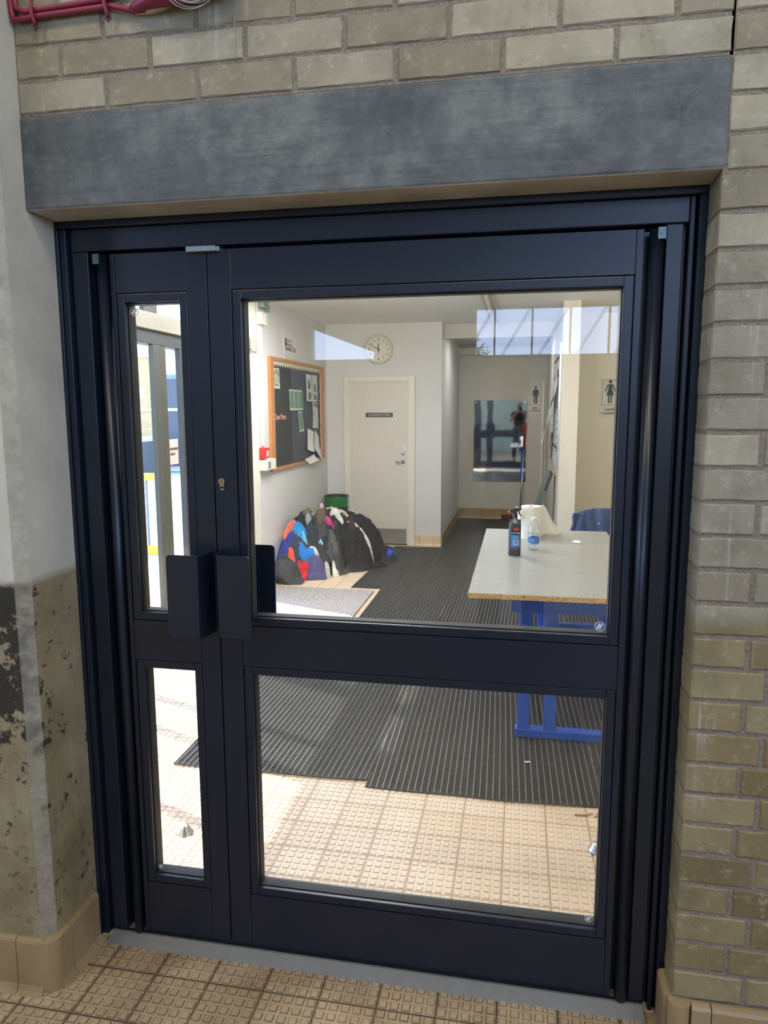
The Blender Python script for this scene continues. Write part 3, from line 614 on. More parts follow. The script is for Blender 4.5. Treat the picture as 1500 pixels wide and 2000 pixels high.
text('plate_text', 'CLEANERS STORE', 0.034, M('silver lettering', (200, 198, 190), 0.5), (-0.3475, 6.2785, 1.488), (1, 0, 0), (0, 0, 1), pl, sx=0.95)
bp_ = MB().box(-0.096, -0.050, 6.277, 6.284, 0.905, 1.092).build('lock_plate', M('satin steel', (206, 206, 200), 0.35, 0.5), DL, bevel=0.002)
mb = MB(); mb.cyl((-0.073, 6.277, 1.048), (-0.073, 6.266, 1.048), 0.018, n=20); mb.build('keyhole_ring', M('steel lock', (150, 150, 146), 0.3, 0.8), bp_)
MB().cyl((-0.073, 6.266, 1.043), (-0.073, 6.2645, 1.043), 0.006, n=12).build('keyhole', black_m, bp_)
mb = MB(); mb.tube([(-0.073, 6.277, 0.960), (-0.073, 6.245, 0.960), (-0.078, 6.232, 0.960), (-0.095, 6.228, 0.960), (-0.135, 6.228, 0.961), (-0.146, 6.236, 0.961)], 0.0085, 12)
mb.cyl((-0.073, 6.277, 0.960), (-0.073, 6.268, 0.960), 0.02, n=20)
lab(mb.build('lever_handle', M('polished steel', (170, 168, 160), 0.2, 0.95), bp_, smooth=True), 'steel lever handle')
mb = MB().box(-0.074, -0.040, 6.268, 6.284, 1.096, 1.137); mb.cyl((-0.058, 6.268, 1.112), (-0.058, 6.262, 1.112), 0.009, n=14)
lab(mb.build('night_latch', M('bright white metal', (236, 234, 228), 0.35), DL, bevel=0.001), 'small white latch above the lock plate')
lab(MB().box(0.066, 0.078, 6.285, 6.30, 1.84, 1.87).build('casing_catch', white_m, D2), 'small white catch beside the door casing')

struct(MB().box(0.36, 1.585, 6.55, 6.62, 2.345, 2.50), 'trim_5', 'corridor paint', 'added shallow beam where the corridor begins, hiding the fill lamp', 'beam')  # beam added to hide the corridor fill lamp
# ================================================================== HALL BEHIND THE CAMERA
hb_ = MB(); y0, y1 = -8.2, -8.0
hb_.box(-4.2, 5.2, y0, y1, 0, 2.235)
hb_.box(-4.2, -1.66, y0, y1, 2.235, 3.3); hb_.box(-0.76, 0.618, y0, y1, 2.235, 3.3); hb_.box(-1.66, -0.76, y0, y1, 2.66, 3.3)
hb_.prism([(-1.66, 2.662), (-0.76, 2.325), (-0.76, 2.662)], 'y', y0, y1)
hb_.box(0.618, 5.2, y0, y1, 2.872, 3.3); hb_.box(-4.2, 2.7, y0, y1, 3.3, 5.5); hb_.box(2.7, 5.2, y0, y1, 4.8, 5.5)
struct(hb_, 'wall_hall', 'hall paint', 'pale wall of the hall opposite the doors', 'wall', recalc=True)
struct(MB().box(-4.4, -4.2, -8.2, 0.15, 0, 2.3).box(-4.4, -4.2, -8.2, 0.15, 3.8, 5.5).box(-4.4, -4.2, -8.2, -6.0, 2.3, 3.8).box(-4.4, -4.2, -1.5, 0.15, 2.3, 3.8), 'wall_hall_left', 'hall paint', 'pale side wall of the hall', 'wall')  # unseen opening added to let daylight into the hall
struct(MB().box(5.2, 5.4, -8.2, 0.15, 0, 2.3).box(5.2, 5.4, -8.2, 0.15, 3.7, 5.5).box(5.2, 5.4, -8.2, -6.5, 2.3, 3.7).box(5.2, 5.4, -1.5, 0.15, 2.3, 3.7), 'wall_hall_right', 'hall paint', 'pale far side wall of the hall', 'wall')  # matching opening added on this side for more daylight
struct(MB().box(-4.4, 5.4, -8.2, 0.15, 5.5, 5.7), 'ceiling', 'hall paint', 'high ceiling of the hall', 'ceiling')
W2 = thing('window_2', 'row of clerestory windows reflected in the wide door glass', 'window', (2.9, -8.1, 2.235), kind='structure')
wf = MB(); 
for k in range(-0, 10):
    x_ = 0.861 + 0.4905 * k; wf.box(x_ - 0.011, x_ + 0.011, -8.14, -8.06, 2.235, 2.872)
wf.box(0.618, 5.2, -8.14, -8.06, 2.235, 2.262)
wf.build('window_frame', dkgrey_m, W2)
br_ = MB()
for k in range(-0, 10):
    x_ = 0.861 + 0.4905 * k; br_.cyl((x_ - 0.02, -8.22, 2.872), (x_ - 0.40, -8.22, 2.235), 0.004, n=6); br_.cyl((x_ - 0.045, -8.22, 2.872), (x_ - 0.425, -8.22, 2.235), 0.004, n=6)
br_.build('brace_wire', M('steel wire', (110, 112, 120), 0.5, 0.4), W2)
W3 = thing('added_window_3', 'added high upper windows that let sky light into the hall', 'window', (3.9, -8.1, 3.3), kind='structure')  # unseen upper windows added to light the hall
wf = MB(); [wf.box(2.7 + 0.84 * k - 0.02, 2.7 + 0.84 * k + 0.02, -8.14, -8.06, 3.3, 4.8) for k in range(1, 3)]
wf.build('window_frame', dkgrey_m, W3)

# bare tree outside, seen mirrored in the clerestory
def branch(mb, p, d, L, r, depth, rnd):
    q = p + d * L; m_ = p + d * (L * 0.5) + Vector((rnd.uniform(-1, 1), rnd.uniform(-1, 1), rnd.uniform(-1, 1))) * L * 0.05
    r = max(r, 0.013); mb.tube([p, m_, q], [r, r * 0.85, max(r * 0.68, .011)], 4 if depth > 1 else 6)
    if depth >= 6: return
    for k in range(3 if depth < 4 else 2):
        a = Vector((rnd.uniform(-1, 1), rnd.uniform(-1, 1), rnd.uniform(-0.5, 0.8))).normalized()
        branch(mb, p + (q - p) * rnd.uniform(0.55, 1.0), (d * 0.75 + a * 0.75).normalized(), L * rnd.uniform(0.6, 0.8), r * 0.6, depth + 1, rnd)
tr = MB(); branch(tr, Vector((0.2, -16.0, -0.3)), Vector((0.02, 0.02, 1)), 1.7, 0.09, 0, random.Random(11))
tag(tr.build('bare_tree', M('bark', (92, 78, 72), 0.9)), 'bare twiggy tree mirrored in the clerestory reflection on the door glass', 'tree')

# ================================================================== OUTSIDE ON THE LEFT
struct(MB().box(-40, -2.18, -12, 40, -0.22, -0.02).box(-2.18, 20, 8.8, 40, -0.22, -0.02), 'floor_outside', 'paver', 'sunlit paving outside the automatic door', 'paving')
struct(MB().box(-12, 12, -30, -8.4, -0.3, -0.1), 'ground_outside', M('grass', (104, 120, 70), 0.95, 0, 0.3, 8), 'grass outside the hall windows', 'grass')
B1 = thing('brick_building', 'yellow brick building across the yard, seen through the narrow pane', 'building', (-10, 15, 0))
MB().box(-16, -7.72, 15, 21, 0.0, 2.86).build('wall', 'ybrick', B1)
MB().box(-16.1, -7.72, 14.94, 21, 2.86, 2.93).build('fascia', M('white fascia', (236, 238, 240), 0.5), B1); MB().box(-16.1, -7.68, 14.9, 21, 2.93, 3.02).build('gutter', M('grey gutter', (170, 178, 186), 0.5), B1)
MB().box(-16, -7.72, 14.95, 15, 1.53, 1.60).build('string_course', M('pale stone', (226, 224, 216), 0.8), B1)
lab(MB().box(-16, -7.72, 13.9, 15, 0.0, 0.80).build('retaining_wall', M('dark retaining wall', (96, 98, 98), 0.9), B1), 'dark low wall in front of the building')
MB().box(-16, -7.72, 13.86, 15, 0.80, 0.90).build('coping', M('pale coping', (220, 222, 222), 0.8), B1)
s_ = MB().box(-8.43, -8.03, 14.97, 15, 1.86, 2.10).build('wall_sign', paper_m, B1); lab(s_, 'white notice fixed to the yellow brick')
for k in range(4): MB().box(-8.38, -8.08, 14.96, 14.97, 2.03 - 0.045 * k, 2.045 - 0.045 * k).build('text_line', M('pale grey text', (150, 156, 164), 0.8), s_)
lab(MB().box(-8.66, -8.56, 14.88, 15, 2.1, 2.32).box(-8.68, -8.54, 14.84, 15, 2.32, 2.37).build('wall_lamp', M('lamp grey', (150, 156, 160), 0.5), B1), 'grey wall lamp on the yellow brick')
B2 = thing('white_wing', 'white walled wing with a dark window band right of the yellow brick', 'building', (-5, 15.4, 0))
MB().box(-7.66, -2.2, 15.2, 21, 0.0, 2.93).build('wall', M('white render', (226, 226, 220), 0.8), B2); MB().box(-7.66, -2.2, 15.1, 21, 2.93, 3.02).build('gutter', MATS['grey gutter'], B2)
wn_ = MB().box(-7.66, -2.4, 15.12, 15.2, 0.15, 2.42).build('window_band', M('dark glazing', (70, 76, 84), 0.3), B2)
MB().box(-7.66, -2.4, 15.08, 15.12, 1.53, 1.60).build('transom', white_m, wn_); MB().box(-7.66, -2.4, 15.08, 15.12, 2.32, 2.42).build('transom', M('blue grey panel', (112, 128, 152), 0.5), wn_)
R1 = thing('ramp_railing', 'thin grey sloping railing in front of the yellow brick building', 'railing', (-7.6, 12.6, 0))
MB().tube([(-9.4, 12.6, 1.72), (-7.0, 12.6, 1.10)], 0.014, 8).build('handrail', M('railing grey', (120, 124, 126), 0.5), R1); MB().tube([(-9.4, 12.6, 1.45), (-7.0, 12.6, 0.83)], 0.012, 8).build('rail', MATS['railing grey'], R1)
for k in range(16):
    x_ = -9.3 + 0.15 * k; zt_ = 1.45 - (x_ + 9.4) * 0.2583; MB().cyl((x_, 12.6, max(0, zt_ - 1.0)), (x_, 12.6, zt_), 0.007, n=6).build('baluster', MATS['railing grey'], R1)
for n_, (x_, y_, z_) in enumerate(((-7.35, 10.8, 0.30), (-6.3, 9.2, 0.14))):
    s_ = thing('step', ('upper' if n_ == 0 else 'lower') + ' grey step with a yellow nosing beyond the railing', 'step', (x_, y_, 0), 'yellow edged steps outside')
    MB().box(x_ - 1.2, x_ + 0.9, y_, y_ + 0.5, 0, z_).build('tread', M('step concrete', (132, 134, 134), 0.9), s_)
    MB().box(x_ - 1.2, x_ + 0.9, y_ - 0.01, y_ + 0.06, z_, z_ + 0.02).build('nosing', M('yellow paint', (226, 190, 60), 0.6), s_)
Bq = thing('barrier', 'white barred barrier with yellow top and bottom rails outside the automatic door', 'barrier', (-2.75, 5.35, -0.02))
ym = M('yellow board', (238, 192, 66), 0.5)
MB().box(-3.6, -2.52, 5.32, 5.38, 0.80, 0.875).build('top_rail', ym, Bq, bevel=0.004); MB().box(-3.6, -2.50, 5.32, 5.38, -0.02, 0.085).build('bottom_rail', ym, Bq, bevel=0.004)
for k in range(9):
    x_ = -2.565 - 0.115 * k; MB().box(x_ - 0.035, x_ + 0.035, 5.335, 5.35, 0.085, 0.80).build('slat', M('white slat', (238, 238, 230), 0.5), Bq)
    MB().box(x_ - 0.0575 - 0.016, x_ - 0.0575 + 0.016, 5.352, 5.37, 0.085, 0.80).build('bar', M('grey bar', (128, 134, 136), 0.5), Bq)
post_ = MB().cyl((-3.02, 5.0, -0.02), (-3.02, 5.0, 1.22), 0.018, n=12)
tag(post_.build('post', M('pale metal post', (196, 204, 210), 0.4, 0.3)), 'thin pale metal post standing before the barred barrier', 'post')

# ================================================================== LOBBY FLOOR MATS
def grid_mat(name, label, xl, xr, y0, y1, seed, z=0.012):
    """open rubber grid: flat long bars over fine cross bars. xl, xr: functions of y"""
    rnd = random.Random(seed); mb = MB(); pitch = 0.0265; cp = 0.0098
    w0 = xr(y0); n = int((w0 - min(xl(y0 + (y1 - y0) * k / 20) for k in range(21))) / pitch)
    ph = [rnd.uniform(0, 6.28) for _ in range(6)]
    def wob(x, y): return 0.0035 * math.sin(y * 2.1 + ph[0]) + 0.002 * math.sin(y * 5.3 + ph[1] + x * 2)
    def lift(x, y): return 0.002 * math.sin(x * 5 + ph[2]) * math.sin(y * 3.3 + ph[3]) + 0.0015
    def edge0(x): return y0 + 0.010 * math.sin(x * 4.3 + ph[4]) + 0.006 * math.sin(x * 11 + ph[5]) - 0.05 * 0
    ys = [y0 + (y1 - y0) * k / 60 for k in range(61)]
    for i in range(n + 1):
        prev = None
        for a, b in zip(ys[:-1], ys[1:]):
            xa = xr(a) - i * pitch; xb = xr(b) - i * pitch; a_ = a
            if xa < xl(a) or xb < xl(b): continue
            if a == ys[0]: a_ = edge0(xa)
            xa += wob(xa, a); xb += wob(xb, b); za = z + lift(xa, a); zb_ = z + lift(xb, b); h = 0.0018
            mb.add([(xa - h, a_, za - 0.006), (xa + h, a_, za - 0.006), (xb + h, b, zb_ - 0.006), (xb - h, b, zb_ - 0.006), (xa - h, a_, za), (xa + h, a_, za), (xb + h, b, zb_), (xb - h, b, zb_)],
                   [(4, 5, 6, 7), (0, 1, 5, 4), (1, 2, 6, 5), (2, 3, 7, 6), (3, 0, 4, 7)], 0)
    y = y0 + 0.004
    while y < y1:
        xa, xb = xl(y) + 0.002, xr(y) + 0.002; nseg = 5
        if xb - xa > 0.03:
            for k in range(nseg):
                p_ = xa + (xb - xa) * k / nseg; q = xa + (xb - xa) * (k + 1) / nseg
                yp = y + (edge0(p_) - y0) * max(0, 1 - (y - y0) / 0.15); yq = y + (edge0(q) - y0) * max(0, 1 - (y - y0) / 0.15)
                zp = z - 0.0035 + lift(p_, y); zq = z - 0.0035 + lift(q, y); h = 0.0017
                mb.add([(p_, yp - h, zp - 0.006), (q, yq - h, zq - 0.006), (q, yq + h, zq - 0.006), (p_, yp + h, zp - 0.006), (p_, yp - h, zp), (q, yq - h, zq), (q, yq + h, zq), (p_, yp + h, zp)],
                       [(4, 5, 6, 7), (0, 1, 5, 4), (2, 3, 7, 6)], 1)
        y += cp
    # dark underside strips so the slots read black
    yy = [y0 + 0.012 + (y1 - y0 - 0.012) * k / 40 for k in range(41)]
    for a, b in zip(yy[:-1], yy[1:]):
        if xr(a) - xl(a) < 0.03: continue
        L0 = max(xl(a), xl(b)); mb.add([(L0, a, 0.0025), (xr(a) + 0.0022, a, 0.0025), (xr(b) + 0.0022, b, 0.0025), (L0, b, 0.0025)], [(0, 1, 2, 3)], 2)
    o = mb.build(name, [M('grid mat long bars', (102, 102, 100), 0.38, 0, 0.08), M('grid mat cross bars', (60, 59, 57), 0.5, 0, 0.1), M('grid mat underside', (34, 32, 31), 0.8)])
    return tag(o, label, 'floor mat', 'black rubber grid mats')
JT = lambda y: 0.628 + (y - 1.0) * 0.0168
def lA(y):
    if y < 2.75: return -0.24
    if y < 4.2: return 0.07
    if y < 6.15: return -0.20 + (y - 4.2) * 0.03
    return 0.375
grid_mat('grid_mat', 'dark rubber grid mat notched round the flecked doormat, its corner in the narrow pane', lA, JT, 0.985, 8.4, 5)
grid_mat('grid_mat', 'dark rubber grid mat under the near end of the blue legged table', lambda y: JT(y) + 0.004, lambda y: 1.565 + 0.02 * math.sin(y * 2), 0.945, 8.4, 9)
grid_mat('grid_mat', 'dark rubber grid mat against the right edge of the lower wide pane', lambda y: 1.569 + 0.02 * math.sin(y * 2), lambda y: 2.4, 1.02, 4.6, 14)
dm = MB()
dm.grid(lambda u, v: ((-0.90 + 0.93 * u) + 0.0 * v, 3.02 + 1.09 * v - 0.02 * u, 0.012 + 0.0015 * math.sin(u * 9) * math.sin(v * 7)), 30, 30)
tag(dm.build('doormat', 'carpet', solid=0.012), 'grey flecked carpet doormat, half in sun, by the heap of clothes', 'doormat')
def stop(x, y, label):
    mb = MB().lathe([(0.031, 0.0), (0.030, 0.004), (0.022, 0.012), (0.019, 0.020), (0.014, 0.028), (0.006, 0.032), (0.001, 0.033)], (x, y, 0.002), 24)
    tag(mb.build('door_stop', M('dull chrome', (190, 188, 184), 0.25, 0.8), smooth=True), label, 'door stop', 'floor door stops')
stop(0.046, 0.515, 'small metal dome door stop on the tiles behind the narrow leaf'); stop(1.53, 0.675, 'small metal dome door stop at the right edge of the wide leaf')

# ================================================================== WALL THINGS IN THE LOBBY
XW = -0.965
# clock
K = thing('wall_clock', 'round cream wall clock above the store door', 'clock', (-0.350, 6.30, 2.215)); cx, cz, R_ = -0.350, 2.215, 0.163
def ring(mb, cx, cz, r0, r1, ya, yb, n=48):
    vs = []
    for k in range(n):
        a = 2 * PI * k / n
        for r_, y_ in ((r0, yb), (r0, ya), ((r0 + r1) / 2, ya - 0.006), (r1, ya), (r1, yb)): vs.append((cx + r_ * math.cos(a), y_, cz + r_ * math.sin(a)))
    mb.add(vs, [(5 * k + i, 5 * ((k + 1) % n) + i, 5 * ((k + 1) % n) + i + 1, 5 * k + i + 1) for k in range(n) for i in range(4)])
r_ = MB(); ring(r_, cx, cz, R_ * 0.86, R_, 6.262, 6.30); r_.build('rim', M('cream clock rim', (206, 200, 178), 0.4), K, smooth=True, recalc=True)
MB().cyl((cx, 6.30, cz), (cx, 6.272, cz), R_ * 0.87, n=48).build('dial', M('clock dial', (226, 218, 202), 0.5), K)
for k in range(1, 13):
    a = math.radians(90 - 30 * k); text('numeral', str(k), 0.042, black_m, (cx + 0.108 * math.cos(a), 6.2715, cz + 0.108 * math.sin(a)), (1, 0, 0), (0, 0, 1), K)
def hand(nm, deg, L, w, y, mt_, back=0.02):
    a = math.radians(90 - deg); d = Vector((math.cos(a), 0, math.sin(a))); p_ = Vector((-d.z, 0, d.x)); c = Vector((cx, y, cz)); mb = MB()
    q = [c - d * back + p_ * w, c + d * L + p_ * w * 0.5, c + d * L - p_ * w * 0.5, c - d * back - p_ * w]
    mb.prism([(v.x, v.z) for v in q], 'y', y, y - 0.0015); mb.build(nm, mt_, K, recalc=True)
hand('minute_hand', 299, 0.098, 0.0045, 6.267, black_m); hand('hour_hand', 357, 0.070, 0.006, 6.2695, black_m); hand('second_hand', 180, 0.06, 0.002, 6.265, black_m, 0.03)
MB().cyl((cx, 6.272, cz), (cx, 6.263, cz), 0.007, n=16).build('hand_pin', black_m, K)

# notice board
NBd = thing('notice_board', 'orange wood framed notice board with a torn paper border', 'notice board', (XW, 5.2, 1.0))
wood = M('orange varnished wood', (186, 124, 72), 0.4, 0, 0.12, 12); Y0, Y1, Z0, Z1 = 4.34, 6.10, 1.0, 2.018
f_ = MB(); f_.box(XW, XW + 0.028, Y0, Y0 + 0.095, Z0, Z1); f_.box(XW, XW + 0.028, Y1 - 0.10, Y1, Z0, Z1); f_.box(XW, XW + 0.028, Y0 + .095, Y1 - .1, Z1 - 0.03, Z1); f_.box(XW, XW + 0.028, Y0 + .095, Y1 - .1, Z0, Z0 + 0.03)
f_.build('board_frame', wood, NBd, bevel=0.002)
fab = MB().box(XW, XW + 0.010, Y0 + 0.05, 4.97, Z0 + 0.02, Z1 - 0.02).build('felt_panel', M('charcoal felt', (52, 50, 50), 0.9), NBd)
lab(MB().box(XW, XW + 0.009, 4.97, Y1 - 0.05, Z0 + 0.02, Z1 - 0.02).build('paper_panel', M('blue black paper', (66, 68, 80), 0.6), NBd), 'creased blue black backing paper')
zz_ = []; n = 44; ya, yb_ = Y0 + 0.095, Y1 - 0.10
for k in range(n + 1):
    yk = ya + (yb_ - ya) * k / n; zb_ = 1.948 + (0.016 if k % 2 else -0.012); zz_.append((yk, zb_))
# border as a strip of quads down to the zigzag
bd = MB(); vs = []
for yk, zk in zz_: vs += [(XW + 0.0135, yk, zk), (XW + 0.0135, yk, Z1 - 0.03)]
bd.add(vs, [(2 * k, 2 * k + 2, 2 * k + 3, 2 * k + 1) for k in range(n)])
vs = []; nn = 30
for k in range(nn + 1):
    zk = 1.08 + (1.948 - 1.08) * k / nn; w = 0.028 + (0.012 if k % 2 else 0) + 0.01 * math.sin(k * 1.7); vs += [(XW + 0.0135, yb_ - w, zk), (XW + 0.0135, yb_, zk)]
bd.add(vs, [(2 * k, 2 * k + 1, 2 * k + 3, 2 * k + 2) for k in range(nn)])
lab(bd.build('border_strip', M('cream border paper', (214, 204, 180), 0.8), NBd, solid=0.001), 'zigzag cream border paper')
def sheet(nm, quad, mt_, label, parent=None, x=XW + 0.015, curl=0.0, cat='notice', grp='papers pinned on the notice board', nx=6, ny=8):
    """quad: (y,z) tl,tr,br,bl; curl lifts the lower part from the board"""
    (a, b, c, d) = [Vector((0, *q)) for q in quad]; mb = MB()
    def fn(u, v):
        p_ = (a * (1 - u) + b * u) * (1 - v) + (d * (1 - u) + c * u) * v
        return (x + curl * v ** 2 * (0.6 + 0.6 * u) + 0.002 * math.sin(u * 5 + v * 4), p_.y, p_.z)
    mb.grid(fn, nx, ny); o = mb.build(nm, mt_, parent, solid=0.0008)
    if parent is None: tag(o, label, cat, grp)
    elif label: lab(o, label)
    return o
cream_p = M('cream paper', (206, 206, 190), 0.8); green_p = M('green print', (110, 142, 124), 0.7); grey_p = M('grey print', (120, 126, 124), 0.8)
c_ = sheet('poster', [(4.445, 1.922), (4.61, 1.925), (4.616, 1.74), (4.452, 1.74)], cream_p, 'cream sheet with a round green emblem at the top left of the notice board')
e_ = MB(); ring(e_, 0, 0, 0.055, 0.072, 0, 0.0, 28); e_.v = [(XW + 0.0175, 4.531 + v[0], 1.836 + v[2] * 1.08) for v in e_.v]
e_.tube([(XW + 0.018, 4.50, 1.87), (XW + 0.018, 4.53, 1.885), (XW + 0.018, 4.55, 1.855), (XW + 0.018, 4.52, 1.83), (XW + 0.018, 4.54, 1.80)], 0.007, 6)
e_.build('emblem', M('olive print', (124, 132, 100), 0.8), c_)
for k, (a, b, al, bl, s_) in enumerate([(4.888, 5.022, 4.908, 5.047, 'left'), (5.026, 5.154, 5.051, 5.181, 'middle'), (5.158, 5.305, 5.185, 5.322, 'right')]):
    c_ = sheet('flyer', [(a, 1.744), (b, 1.743), (bl, 1.543), (al, 1.545)], cream_p, s_ + ' one of the three green flyers side by side on the notice board')
    sheet('print', [(a + .014, 1.728), (b - .008, 1.727), (bl - .012, 1.565), (al + .008, 1.567)], green_p, None, c_, XW + 0.0168)
c_ = sheet('flyer', [(5.153, 1.530), (5.291, 1.536), (5.35, 1.337), (5.200, 1.326)], cream_p, 'single tilted green flyer below the three flyers')
sheet('print', [(5.168, 1.516), (5.282, 1.520), (5.332, 1.356), (5.212, 1.346)], green_p, None, c_, XW + 0.0168)
c_ = sheet('document', [(5.438, 1.914), (5.651, 1.911), (5.623, 1.632), (5.442, 1.642)], cream_p, 'left one of the two printed sheets at the top right of the board', curl=0.012)
sheet('print', [(5.51, 1.85), (5.58, 1.85), (5.585, 1.765), (5.515, 1.765)], M('teal print', (84, 104, 104), 0.8), None, c_, XW + 0.0185); sheet('print', [(5.50, 1.73), (5.60, 1.73), (5.58, 1.655), (5.50, 1.655)], grey_p, None, c_, XW + 0.026)
c_ = sheet('document', [(5.660, 1.912), (5.865, 1.916), (5.86, 1.637), (5.665, 1.632)], cream_p, 'right one of the two printed sheets at the top right of the board')
sheet('print', [(5.73, 1.82), (5.81, 1.82), (5.80, 1.74), (5.73, 1.74)], grey_p, None, c_, XW + 0.0175); sheet('print', [(5.72, 1.71), (5.82, 1.71), (5.82, 1.655), (5.72, 1.655)], grey_p, None, c_, XW + 0.0175)
c_ = sheet('document', [(5.667, 1.627), (5.871, 1.623), (5.866, 1.347), (5.672, 1.355)], cream_p, 'printed sheet with a dark heading hanging below the top right pair')
sheet('print', [(5.69, 1.617), (5.85, 1.615), (5.85, 1.575), (5.69, 1.58)], grey_p, None, c_, XW + 0.0175); sheet('print', [(5.70, 1.53), (5.735, 1.53), (5.735, 1.49), (5.70, 1.49)], grey_p, None, c_, XW + 0.0175)
sheet('torn_paper', [(5.476, 1.357), (5.715, 1.313), (5.59, 1.103), (5.414, 1.137)], paper_m, 'torn white strip left of the long curled one, low on the board', curl=0.03)
sheet('torn_paper', [(5.75, 1.328), (5.90, 1.25), (5.857, 0.983), (5.626, 1.138)], paper_m, 'long curled white strip hanging over the lower right board frame', curl=0.05)
sheet('torn_paper', [(5.30, 1.047), (5.66, 1.078), (5.68, 1.015), (5.42, 0.99)], paper_m, 'crumpled white scrap lying on the bottom rail of the board', curl=0.04, x=XW + 0.03)
text('paper_letters', 'Open', 0.074, M('pink cut letters', (216, 170, 150), 0.8), (XW + 0.0115, 4.47, 1.484), (0, 1, 0), (0, 0, 1), NBd, align='LEFT', sx=0.86)
text('paper_letters', 'Meets', 0.074, MATS['pink cut letters'], (XW + 0.0115, 4.635, 1.484), (0, 1, 0), (0, 0, 1), NBd, align='LEFT', sx=0.86)

# swimming club sign
SG = MB().box(XW, XW + 0.004, 4.79, 5.19, 2.035, 2.275).build('wall_sign', M('off white sign', (222, 218, 210), 0.5)); tag(SG, 'white club sign with black lettering above the notice board', 'sign')
text('sign_text', 'SWIMMING CLUB', 0.046, black_m, (XW + 0.0045, 4.99, 2.118), (0, 1, 0), (0, 0, 1), SG, sx=0.86)
text('sign_text', 'CITY OF', 0.034, black_m, (XW + 0.0045, 4.90, 2.195), (0, 1, 0), (0, 0, 1), SG, align='LEFT'); text('sign_text', 'SCHOOLS', 0.034, black_m, (XW + 0.0045, 4.90, 2.160), (0, 1, 0), (0, 0, 1), SG, align='LEFT')
mb = MB().box(XW + 0.004, XW + 0.0052, 4.82, 5.16, 2.141, 2.144).box(XW + 0.004, XW + 0.0052, 4.825, 4.885, 2.15, 2.178).box(XW + .004, XW + .0052, 4.825, 4.845, 2.178, 2.21).box(XW + .004, XW + .0052, 4.865, 4.885, 2.178, 2.21).box(XW + .004, XW + .0052, 4.825, 4.885, 2.205, 2.215)
mb.build('emblem', black_m, SG)
for y_, z_ in ((4.81, 2.255), (5.17, 2.255), (4.81, 2.055), (5.17, 2.055)): MB().cyl((XW + .004, y_, z_), (XW + .007, y_, z_), 0.004, n=8).build('screw', zinc_m, SG)

# trunking, boxes and call point at the wall end
T = thing('cable_trunking', 'white vertical cable trunking beside the notice board', 'cable trunking', (XW, 4.15, 1.1))
MB().box(XW, XW + 0.022, 4.135, 4.175, 1.24, 2.26).build('conduit', white_m, T, bevel=0.003)
MB().box(XW, XW + 0.055, 4.09, 4.21, 2.26, 2.36).build('junction_box', white_m, T, bevel=0.004)
MB().tube([(XW + .008, 4.10, 2.45), (XW + .008, 4.102, 2.0), (XW + .008, 4.10, 1.5), (XW + .008, 4.125, 1.23)], 0.005, 6).build('cable', white_m, T)
T = thing('door_magnet', 'grey metal door holding device at the top of the wall end', 'door holder', (XW, 4.25, 2.4))
MB().box(XW, XW + 0.06, 4.13, 4.27, 2.40, 2.50).build('housing', M('grey enamel', (132, 142, 142), 0.5), T, bevel=0.003); MB().box(XW, XW + 0.03, 4.275, 4.37, 2.39, 2.46).build('back_plate', M('grey plate', (160, 160, 154), 0.5), T, bevel=0.002)
MB().cyl((XW + .06, 4.17, 2.45), (XW + .07, 4.17, 2.45), 0.012, n=12).build('button', white_m, T); MB().cyl((XW + .06, 4.23, 2.435), (XW + .07, 4.23, 2.435), 0.009, n=12).build('button', white_m, T)
MB().tube([(XW + .062, 4.13, 2.47), (XW + .075, 4.16, 2.43), (XW + .07, 4.22, 2.425)], 0.003, 6).build('lead', black_m, T)
T = thing('fire_call_point', 'red fire alarm call point beside the lower corner of the notice board', 'fire alarm', (XW, 4.13, 1.14))
MB().box(XW, XW + 0.055, 4.075, 4.19, 1.135, 1.225).build('housing', red_m, T, bevel=0.004); MB().box(XW + 0.055, XW + 0.058, 4.11, 4.16, 1.15, 1.20).build('break_glass', M('pale panel', (220, 200, 196), 0.4), T)
T = thing('switch_box', 'white boxed switch below the red call point', 'switch', (XW, 4.18, 1.04))
MB().box(XW, XW + 0.062, 4.08, 4.335, 1.03, 1.122).build('housing', white_m, T, bevel=0.004); lab(MB().box(XW + 0.062, XW + 0.064, 4.13, 4.19, 1.045, 1.105).build('label_plate', M('blue grey label', (130, 134, 150), 0.6), T), 'small grey printed label')

# green bin
G = thing('waste_bin', 'green waste bin with a black band in the corner behind the clothes', 'bin', (-0.815, 6.13, 0))
MB().lathe([(0.10, 0.0), (0.105, 0.02), (0.128, 0.555), (0.134, 0.56), (0.134, 0.574), (0.126, 0.574), (0.118, 0.545), (0.098, 0.03), (0.0, 0.03)], (-0.815, 6.13, 0), 40, cap=False).build('bin_body', M('green plastic', (40, 132, 58), 0.35), G, smooth=True)
MB().lathe([(0.1215, 0.40), (0.1245, 0.405), (0.1270, 0.455), (0.1245, 0.46)], (-0.815, 6.13, 0), 40, cap=False).build('band', M('black band', (30, 36, 32), 0.5), G, smooth=True)
MB().lathe([(0.131, 0.568), (0.137, 0.572), (0.136, 0.582), (0.120, 0.582), (0.117, 0.55)], (-0.815, 6.13, 0), 40, cap=False).build('rim', MATS['black band'], G, smooth=True)

